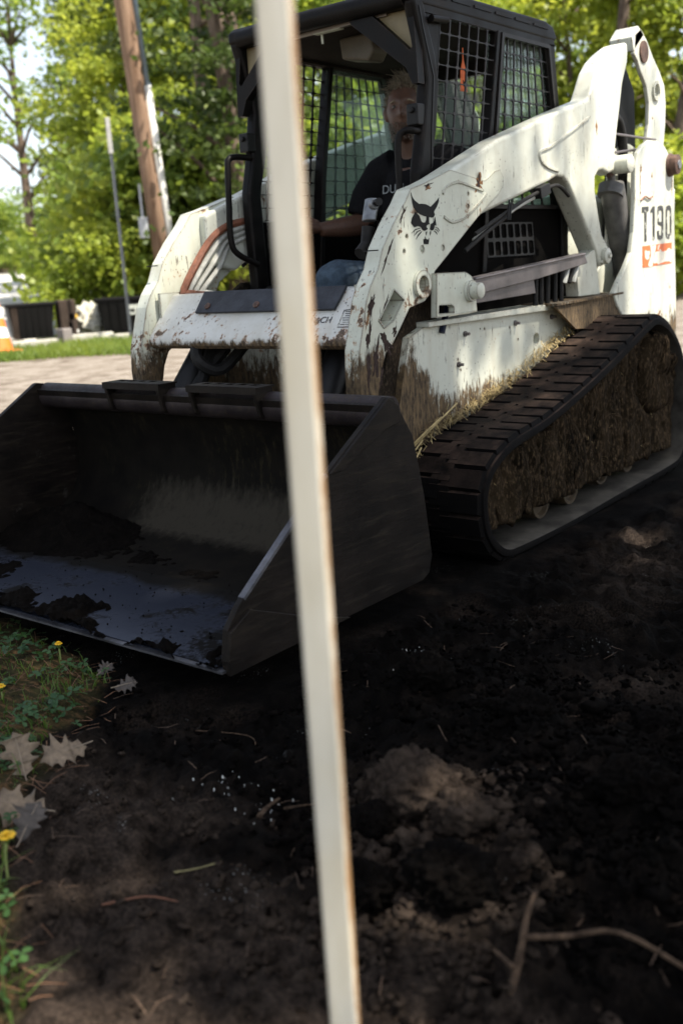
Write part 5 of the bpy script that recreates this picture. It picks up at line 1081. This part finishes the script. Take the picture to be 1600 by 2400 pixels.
# utility pole
p = gpos(8.75, 20.0); up_ = empty('utility_pole', p, 'leaning weathered wooden utility pole with a conduit up its side', 'pole')
ln = Vector((math.cos(YAW+R(101)), math.sin(YAW+R(101)), 0))
ax = (Vector((0, 0, 1))+ln*.052).normalized(); right = Vector((math.cos(YAW-R(79)), math.sin(YAW-R(79)), 0))
b = MB(); b.tube([ax*-.3, ax*3, ax*6, ax*10.5], [.15, .155, .16, .165], 18); b.obj('pole_shaft', POLEWOOD, up_, smooth='all')
b = MB(); b.tube([ax*-.1+right*.21, ax*4.45+right*.205], .075, 12); b.obj('cable_guard', simple('pale_cable_guard', (.50, .49, .45), .5, 0, .2), up_, smooth='all')
b = MB(); b.tube([ax*4.4+right*.21, ax*10.4+right*.20], .05, 12); b.obj('conduit', simple('blue_grey_conduit', (.16, .21, .26), .5, .1, .2), up_, smooth='all')
b = MB(); c = ax*1.95-right*.25; b.box(c, (.20, .17, .36), Matrix.Rotation(facing(8.7), 3, 'Z')); b.box(c+Vector((0, 0, .18)), (.22, .19, .03), Matrix.Rotation(facing(8.7), 3, 'Z')); b.tube([c+Vector((0, 0, .18)), c+Vector((0, 0, .8))], .025, 8); b.obj('meter_box', simple('grey_meter_box', (.40, .41, .42), .5, .1, .2), up_, bevel=.015)
# slim sign post
p = gpos(11.05, 17.9); sp = empty('marker_post', p, 'thin galvanised marker post with a pale top, standing on the grass strip', 'post')
GALV = simple('galvanised_post', (.13, .14, .15), .45, .5, .25); b = MB(); fdir = Vector((math.cos(facing(12)), math.sin(facing(12)), 0)); sdir = Vector((-fdir.y, fdir.x, 0))
rm = Matrix((sdir, fdir, Vector((0, 0, 1)))).transposed()
b.box((0, 0, 1.7), (.05, .006, 3.8), rm); b.box(sdir*.022+Vector((0, 0, 1.7)), (.006, .03, 3.8), rm); b.box(sdir*-.022+Vector((0, 0, 1.7)), (.006, .03, 3.8), rm); b.obj('post_channel', GALV, sp)
b = MB(); b.box(fdir*.012+Vector((0, 0, 3.35)), (.075, .006, .56), rm); b.obj('reflector_strip', simple('pale_reflector', (.42, .41, .38), .5), sp, bevel=.002)
# black tubs on pale blocks, cone, planks
TUB = simple('black_tub_plastic', (.004, .0035, .0035), .6, 0, .5, 4, 0, .2); TUBB = simple('brown_grey_board', (.05, .036, .028), .8, 0, .4, 6); BLOCK = simple('pale_block', (.46, .44, .38), .85, 0, .25, 8, .2)
def tub(off, d, w, h, dep, rz, lab, nrib=6, front=()):
    p = gpos(off, d); o = empty('storage_tub', p, lab, 'tub', 'black tubs beside the drive'); o.rotation_euler.z = facing(off)-math.pi/2+rz
    t_ = .035; lo = .80
    def ring(s, z): return [(-w/2*s, -dep/2*s, z), (w/2*s, -dep/2*s, z), (w/2*s, dep/2*s, z), (-w/2*s, dep/2*s, z)]
    b = MB(); vs = ring(lo, .13)+ring(1, .13+h)+ring(.95, .13+h)+ring(lo*.94, .17); fs = [(0, 3, 2, 1)]
    for a_ in (0, 4, 8):
        for k in range(4): fs.append((a_+k, a_+(k+1) % 4, a_+4+(k+1) % 4, a_+4+k))
    fs.append((12, 13, 14, 15)); b.add(vs, fs); sh = b.obj('tub_shell', TUB, o, bevel=.015)
    b = MB()
    for sy in (-1, 1): b.box((0, sy*dep/2, .13+h), (w+.07, .05, .05))
    for sx in (-1, 1): b.box((sx*w/2, 0, .13+h), (.05, dep+.03, .05))
    b.obj('rim', TUB, o, bevel=.01)
    for k in range(nrib):
        x = -w/2*.88+w*.88*(k+.5)/nrib
        b = MB(); b.add([(x-.05, dep/2*lo+.012, .14), (x+.05, dep/2*lo+.012, .14), (x+.055, dep/2+.012, .10+h), (x-.055, dep/2+.012, .10+h), (x-.05, dep/2*lo-.03, .14), (x+.05, dep/2*lo-.03, .14), (x+.055, dep/2-.03, .10+h), (x-.055, dep/2-.03, .10+h)], [(0, 1, 2, 3), (4, 7, 6, 5), (0, 4, 5, 1), (1, 5, 6, 2), (2, 6, 7, 3), (3, 7, 4, 0)])
        b.obj('side_board', TUBB if k in front else TUB, o)
    return o
tub(16.25, 18.9, .78, .58, .75, R(6), 'black ribbed tub raised on pale planks right of the traffic cone', 6, (5,))
tub(11.0, 18.9, 1.05, .58, .75, R(-6), 'black ribbed tub behind the thin marker post', 6)
p = gpos(14.35, 18.8); o = empty('slotted_bin', p, 'small weathered grey bin with dark slots at the end of the black tub', 'bin'); o.rotation_euler.z = facing(15.2)-math.pi/2+R(10)
b = MB(); b.box((0, 0, .42), (.30, .36, .66)); b.obj('bin_body', TUBB, o, bevel=.03, seg=3)
b = MB(); b.box((-.06, .171, .46), (.10, .02, .12)); b.box((-.02, .171, .24), (.07, .02, .26)); b.obj('slot', GROUT, o, bevel=.008)
b = MB(); b.lathe((-.125, .165, .46), (0, 1, 0), [(.04, 0), (.04, .012), (.02, .014)], 14); b.obj('yellow_reflector', simple('amber_reflector', (.62, .38, .05), .4), o)
b = MB(); b.lathe((-.125, .165, .20), (0, 1, 0), [(.035, 0), (.035, .012), (.02, .014)], 14); b.obj('white_reflector', simple('white_reflector', (.7, .68, .62), .4), o)
p = gpos(10.75, 18.3, .52); o = MB(); o.box((0, 0, 0), (.20, .012, .17), Matrix.Rotation(facing(12)-math.pi/2, 3, 'Z')); o = o.obj('notice_board', simple('pale_notice', (.48, .50, .44), .6), loc=p); tag(o, 'small pale notice board hanging on the tub behind the marker post', 'board')
b = MB(); b.prism(chip_poly(.02, -.01, .05, .035, 0, 3), -.002, .002); s_o = b.obj('notice_print', INK, o); s_o.matrix_local = Matrix.Rotation(facing(12)-math.pi/2, 4, 'Z') @ Matrix.Translation((0, .010, 0))
for off, d, L, hh, lab in ((15.75, 18.0, 1.0, .13, 'pale plank lying in the grass under the left black tub'), (13.4, 18.3, .9, .16, 'pale plank lying right of the slotted bin'), (11.9, 18.2, .5, .12, 'pale plank at the foot of the thin marker post'), (16.4, 18.1, .2, .15, 'short pale block propping the left black tub')):
    b = MB(); b.box((0, 0, hh/2), (L, .14, hh)); o = b.obj('plank', BLOCK, bevel=.012, loc=gpos(off, d)); o.rotation_euler.z = facing(off)-math.pi/2+R(7); tag(o, lab, 'plank', 'pale planks beside the tubs')
b = MB(); b.box((0, 0, .16), (.20, .18, .32)); o = b.obj('stone_block', simple('grey_block', (.17, .15, .14), .9, 0, .3, 8, .3), bevel=.02, loc=gpos(14.55, 18.0, -.03)); tag(o, 'grey stone block between the two pale planks', 'block')
o = lump('boulder', gpos(13.0, 19.3, .2), .5, simple('pale_rock', (.42, .40, .33), .9, 0, .35, 6, .4), 77, (1.0, .8, .75), .35); tag(o, 'pale mossy boulder between the two black tubs', 'rock')
p = gpos(18.0, 17.2); cone = empty('traffic_cone', p, 'orange traffic cone with white bands, cut by the left edge', 'cone'); CO = simple('cone_orange', (.75, .16, .02), .5, 0, .1); CWH = simple('cone_white', (.78, .76, .72), .5, 0, .1)
cone.scale = (1.25,)*3; cone.rotation_euler = (R(3), R(-4), 0)
b = MB(); b.box((0, 0, .025), (.42, .42, .05)); b.obj('cone_base', CO, cone, bevel=.02)
for z0, z1, mt in ((.05, .20, CO), (.20, .33, CWH), (.33, .45, CO), (.45, .58, CWH), (.58, .74, CO)):
    rr = lambda z: .165-.175*(z-.05)/.9; b = MB(); b.lathe((0, 0, 0), (0, 0, 1), [(rr(z0), z0), (rr(z1), z1)], 24); b.obj('cone_band', mt, cone, smooth=True)
# ------------------------------------------------------------------ trees
def leaf_cloud(C, N, rg, size, up=.9, sx=1.0):
    # C: centres (n,3), spread (n,3): leaves scattered round twig ends
    cen, spr = C; n = len(cen); k = rg.integers(0, n, N); P = cen[k]+rg.normal(0, 1, (N, 3))*spr[k]
    nn = rg.normal(0, 1, (N, 3)); nn[:, 2] += up; nn /= np.linalg.norm(nn, axis=1)[:, None]
    a = np.cross(nn, rg.normal(0, 1, (N, 3))); a /= np.linalg.norm(a, axis=1)[:, None]; bb = np.cross(nn, a); s = size*rg.uniform(.6, 1.25, N)[:, None]
    V_ = np.stack([P-a*s*.62*sx, P+bb*s*.42, P+a*s*.62*sx, P-bb*s*.42], 1)
    return V_
def tree_mesh(name, h, rad, z0, ncl, nleaf, size, rg, mat, lobes=1.0, cl=.42, shape='round'):
    cen = []; spr = []
    for i in range(ncl):
        f = rg.random()**.8; z = z0+(h-z0)*f
        if shape == 'round': r = rad*math.sqrt(max(.05, 1-((f-.38)/.66)**2))
        elif shape == 'cone': r = rad*(1-f)**.8+.15
        else: r = rad
        rr = r*math.sqrt(rg.uniform(.08, 1))*rg.uniform(.75, 1.12); a = rg.uniform(0, 6.283)
        cen.append((math.cos(a)*rr, math.sin(a)*rr, z+rg.normal(0, .1))); c = cl*rg.uniform(.6, 1.3)
        spr.append((c, c, c*(.55 if shape != 'cone' else .16)))
    cen = np.array(cen); spr = np.array(spr); V_ = leaf_cloud((cen, spr), nleaf, rg, size); n = len(V_)
    crown = (V_.reshape(-1, 3), np.arange(n*4).reshape(n, 4))
    tb = MB(); P = crom([(0, 0, -.2), (rg.normal(0, .08), rg.normal(0, .08), h*.3), (rg.normal(0, .2), rg.normal(0, .2), h*.62), (rg.normal(0, .2), rg.normal(0, .2), h*.95)], 4); nP = len(P); r0 = .022*h
    tb.tube(P, [r0*(1-.85*i/(nP-1))*(1.25 if i == 0 else 1) for i in range(nP)], 9)
    for i in range(min(16, ncl)):
        c = Vector(cen[i*(ncl//min(16, ncl))]); zz = max(.3, min(h*.85, c.z-.35*math.hypot(c.x, c.y))); k = int(zz/h*(nP-1)); q = P[k]
        tb.tube([q, q.lerp(c, .5)+Vector((0, 0, .12)), c], [r0*.32, r0*.2, r0*.05], 5)
    co = npmesh('crown', crown[0], crown[1], mat); to = tb.obj('trunk', BARK, smooth='all')
    me1, me2 = co.data, to.data; bpy.data.objects.remove(co); bpy.data.objects.remove(to); return me1, me2
def plant(name, meshes, loc, sc, rz, label, cat, group=None):
    o = empty(name, loc, label, cat, group); o.scale = (sc,)*3; o.rotation_euler.z = rz
    for nm, me in zip(('crown', 'trunk'), meshes):
        c = bpy.data.objects.new(nm, me); COL.objects.link(c); c.parent = o
    return o
rgT = np.random.default_rng(11)
protoY = tree_mesh('y', 8.5, 2.9, 1.2, 80, 10500, .17, rgT, LEAF_Y, cl=.40)
protoY2 = tree_mesh('y2', 9.5, 2.5, 1.4, 66, 8500, .18, rgT, LEAF_Y, cl=.36)
protoG = tree_mesh('g', 9.0, 2.8, 1.2, 76, 10000, .16, rgT, LEAF_G, cl=.40)
protoE = tree_mesh('e', 11.0, 2.6, 1.1, 170, 17000, .13, rgT, LEAF_D, cl=.42, shape='cone')
protoT = tree_mesh('t', 10.0, 2.8, 2.8, 44, 3300, .18, rgT, LEAF_G, cl=.45)
shrubP = tree_mesh('s', 1.7, 1.1, .12, 46, 5000, .10, rgT, LEAF_Y, cl=.22)
shrubG = tree_mesh('sg', 1.9, 1.2, .12, 46, 5000, .11, rgT, LEAF_G, cl=.24)
TREES = [ # bearing, distance, scale, kind, label
 (9.8, 31.0, .95, protoY, 'yellow green leafy tree left of the utility pole, over the bright drive'),
 (8.4, 35.0, 1.1, protoG, 'mid green tree between the marker post and the utility pole'),
 (15.6, 38.0, 1.0, protoT, 'thin crowned tree at the far left with sky showing through'),
 (20.5, 32.0, 1.0, protoT, 'thin green tree at the left edge beyond the drive'),
 (7.6, 31.0, 1.05, protoY, 'yellow green tree directly behind the utility pole'),
 (4.6, 29.0, 1.0, protoY2, 'bright leafy tree between the utility pole and the cab'),
 (1.8, 33.0, 1.1, protoY, 'bright tree behind the right side of the cab'),
 (-1.0, 30.0, 1.0, protoG, 'mid green tree seen through the cab right of the white post'),
 (-4.2, 33.0, 1.05, protoY, 'yellow green tree seen through the rear of the cab'),
 (-7.4, 30.0, .95, protoY2, 'yellow green tree behind the front side screen'),
 (-10.6, 34.0, .78, protoT, 'thin yellow green tree just right of the cab roof'),
 (-13.4, 30.0, .95, protoY, 'yellow green tree behind the raised arm pivot'),
 (-16.0, 33.0, 1.05, protoY2, 'bright tree behind the upper right link of the loader'),
 (-18.8, 29.0, 1.0, protoY, 'bright tree at the right edge beside the tower'),
 (-22.5, 30.0, 1.0, protoG, 'mid green tree just past the right edge'),
 (5.2, 21.5, 1.0, protoE, 'dark evergreen with flat boughs reaching toward the utility pole'),
 (12.0, 42.0, 1.0, protoE, 'dark evergreen between the leafy trees on the left')]
for off, d, sc, me, lab in TREES:
    plant('evergreen_tree' if me is protoE else 'leafy_tree', me, gpos(off, d), sc, rgT.uniform(0, 6.28), lab, 'tree', 'trees behind the loader')
SH = [(12.3, 21.2, 1.15, shrubP, 'bright yellow green bush behind the gap between the two black tubs'), (10.6, 23.5, 1.9, shrubP, 'yellow green bush left of the foot of the utility pole'), (11.2, 26.5, 1.8, shrubG, 'dark green bush behind the bright bush on the left'),
      (7.6, 22.5, 1.9, shrubG, 'green bush right of the utility pole base'), (5.9, 24.0, 2.2, shrubP, 'tall bright bush behind the right arm elbow of the loader'), (3.4, 23.0, 1.9, shrubP, 'bright bush just left of the cab'), (.8, 24.0, 2.1, shrubG, 'green bush behind the white post and the cab pillar'),
      (-2.2, 23.5, 2.1, shrubP, 'bright bush seen low through the cab'), (-5.6, 24.0, 2.1, shrubG, 'green bush behind the rear of the cab'), (-13.6, 22.0, 1.6, shrubP, 'bright bush seen in the gap beside the raised arm'), (-16.4, 22.5, 1.7, shrubP, 'bright bush behind the lift cylinder'), (-18.9, 23.0, 1.7, shrubP, 'bright bush right of the tower with the number'), (17.4, 58, 1.8, shrubG, 'small bush at the far end of the bright drive'),
      (8.9, 26.5, 2.4, shrubP, 'tall bright bush directly behind the utility pole')]
for off, d, sc, me, lab in SH: plant('shrub', me, gpos(off, d), sc, rgT.uniform(0, 6.28), lab, 'bush', 'bushes under the trees')
# bare trunks that show between the leaves
def bare_trunk(off, d, h, r, lean, lab, mat=BARK):
    o = empty('bare_tree', gpos(off, d), lab, 'tree', 'bare trunks among the leaves')
    b = MB(); P = crom([(0, 0, -.2), (lean[0]*.3, lean[1]*.3, h*.35), (lean[0]*.7, lean[1]*.6, h*.7), (lean[0], lean[1], h)], 4); n = len(P); b.tube(P, [r*(1-.5*i/n) for i in range(n)], 10); b.obj('trunk', mat, o, smooth='all')
    b = MB()
    for k in range(7):
        q = P[int(n*(.35+.09*k))]; a = rgT.uniform(0, 6.28); b.tube([q, q+Vector((math.cos(a)*.6, math.sin(a)*.6, .3)), q+Vector((math.cos(a)*1.3, math.sin(a)*1.3, .4))], [r*.25, r*.16, r*.04], 5); b.obj('branch', mat, o, smooth='all'); b = MB()
for a in [(6.0, 25.5, 9, .20, (.1, .1), 'grey trunk right of the utility pole, left one of three'), (4.9, 26.0, 9, .17, (0, .1), 'grey trunk between the utility pole and the cab, middle one of three'), (4.1, 25.0, 9, .22, (.1, 0), 'pale grey trunk nearest the cab, right one of three'),
          (-17.6, 25.0, 9, .2, (-.6, 1.6), 'leaning grey trunk behind the upper link at the right'), (-15.0, 27.0, 9, .19, (-.3, .7), 'pale trunk above the raised arm pivot')]: bare_trunk(*a)
# far wood that reads as one mass
V_ = []; rgF = np.random.default_rng(21); cen = []; spr = []
for k in range(420):
    off = rgF.uniform(-26, 26); d = rgF.uniform(48, 75) if off < 12.2 else rgF.uniform(62, 85); p = polar(off, d); h = rgF.uniform(.2, 15)*(1 if off < 11.5 else .24)*(1 if not -11.5 < off < -7.5 else .6)
    cen.append((p[0], p[1], float(rise(p[0], p[1]))+h)); spr.append((1.1, 1.1, .8))
V_ = leaf_cloud((np.array(cen), np.array(spr)), 26000, rgF, .36); o = npmesh('far_woods', V_.reshape(-1, 3), np.arange(len(V_)*4).reshape(-1, 4), LEAF_G); tag(o, 'distant sunlit woods closing off the view behind the trees', 'woods', kind='stuff')
# grass on the strip by the tubs
def reg_strip(N, rg):
    off = rg.uniform(9.5, 20, N); d = rg.uniform(14.6, 19.4, N); x = 3.7007+np.cos(YAW+np.radians(off))*d; y = 2.6189+np.sin(YAW+np.radians(off))*d; k = rg.random(N) < strip_w(d, off, x, y)*sst(-.35, .35, perlin(x*.8, y*.8, 41)+.15); return x[k], y[k]
gv, gf = blades(22000, reg_strip, .06, .22, .016, .7, rgF); o = npmesh('grass', gv, gf, LEAF_G); tag(o, 'strip of bright green grass in front of the black tubs', 'grass', kind='stuff')
# ------------------------------------------------------------------ unseen trees off to the right, leaf gaps shaped to light chosen spots
def keepf(X, Z):  # chance to keep a leaf, low where sun should reach the scene
    k = np.ones_like(X)
    def box(x0, x1, z0, z1, v, s=.05):
        nonlocal k
        w = sst(x0-s, x0+s, X)*(1-sst(x1-s, x1+s, X))*sst(z0-s, z0+s, Z)*(1-sst(z1-s, z1+s, Z)); k = k*(1-w)+v*w
    def spot(x, z, r, v):
        nonlocal k
        w = 1-sst(r*.6, r*1.2, np.hypot(X-x, Z-z)); k = k*(1-w)+v*w
    box(-3, -1.0, .45, 1.75, .015); box(-3, -.70, 1.2, 2.3, .02); box(-.75, -.05, 1.18, 1.8, .10); box(-.1, .35, 1.22, 1.6, .30)
    box(-.75, .40, .48, .82, .05); box(-.7, .33, .84, 1.08, .12); box(.20, .75, 2.85, 3.45, .04); box(-.15, .12, 1.88, 2.10, .12)
    box(-1.0, -.15, .15, .50, .30)
    def gspot(x, y, r, v): spot(x-SUN.x/SUN.y*(y-.575), -SUN.z/SUN.y*(y-.575), r, v)
    px_ = 2.92-SUN.x/SUN.y*1.40; pz_ = -SUN.z/SUN.y*1.40; box(px_-.22, px_+.22, pz_-.1, pz_+2.1, .08)                # the post
    for g in ((2.285, 1.612, .15, .05), (2.185, 1.63, .09, .08), (.42, 1.30, .13, .1), (.15, 1.18, .12, .1), (.62, 1.38, .06, .25), (-.35, 1.15, .12, .3), (2.62, 1.72, .22, .2), (2.55, 1.86, .13, .3), (2.40, 1.74, .07, .3), (2.72, 1.22, .16, .25), (2.90, 1.12, .20, .25), (2.78, 1.50, .16, .3)): gspot(*g)
    for x, z, r in ((-.02, .30, .10), (-.30, .42, .08), (.32, .25, .07), (-.55, .35, .10), (.58, .20, .07)): spot(x-SUN.x/SUN.y*.225, z-SUN.z/SUN.y*.225, r, .25)   # flecks on the track side
    return k
NLF = 70000; rgC = np.random.default_rng(33)
Xp = rgC.uniform(-2.6, 4.9, NLF); Zp = rgC.uniform(-4.6, 5.4, NLF); T_ = rgC.uniform(9.0, 12.8, NLF)
thin = np.clip(.80+.9*perlin(Xp*2.3, Zp*2.3, 3), .25, 1)
rag = np.minimum(np.minimum(Xp+2.6, 4.9-Xp), np.minimum(Zp+4.6, 5.4-Zp)); rag = sst(.0, .55, rag-.55-.8*perlin(Xp*1.1, Zp*1.1, 14)-.45*perlin(Xp*3.1, Zp*3.1, 15))
kp = rgC.random(NLF) < keepf(Xp, Zp)*thin*np.clip(rag, .0, 1)
Xp, Zp, T_ = Xp[kp], Zp[kp], T_[kp]; PX = Xp+SUN.x*T_; PY = .575+SUN.y*T_; PZ = Zp+SUN.z*T_
n = len(PX); cl = leaf_cloud((np.stack([PX, PY, PZ], -1), np.zeros((n, 3))), n, rgC, .15); 
V_ = leaf_cloud((np.zeros((1, 3)), np.zeros((1, 3))), n, rgC, .125); V_ = V_+np.stack([PX, PY, PZ], -1)[:, None, :]
stems = [(-3.4, 6.6), (-.8, 6.9), (2.2, 7.0)]
own = np.argmin([np.hypot(PX-a, PY-c) for a, c in stems], 0)
for i, (a, c) in enumerate(stems):
    s = V_[own == i]-np.array([a, c, 0]); o = empty('unseen_shade_tree', (a, c, 0), ('unseen shade tree off to the right, crown shaped for the light, farthest back of three', 'unseen shade tree right of the loader, crown shaped for the light, middle of three', 'unseen shade tree off to the right, crown shaped for the light, nearest of three')[i], 'tree', 'unseen trees shaping the shade')
    npmesh('crown', s.reshape(-1, 3), np.arange(len(s)*4).reshape(-1, 4), LEAF_G, o)
    tb = MB(); P = crom([(0, 0, -.3), (.05, .1, 2.5), (-.1, -.1, 5.5), (.1, .1, 9.5)], 4); nP = len(P); tb.tube(P, [.26*(1-.8*k/nP) for k in range(nP)], 12)
    for k in range(8):
        ang = k*.785+i; q = P[4+k % 6]; e = Vector((math.cos(ang)*1.5, math.sin(ang)*1.5, q.z+1.5)); tb.tube([q, q.lerp(e, .5)+Vector((0, 0, .2)), e], [.08, .05, .015], 6)
    tb.obj('trunk', BARK, o, smooth='all')
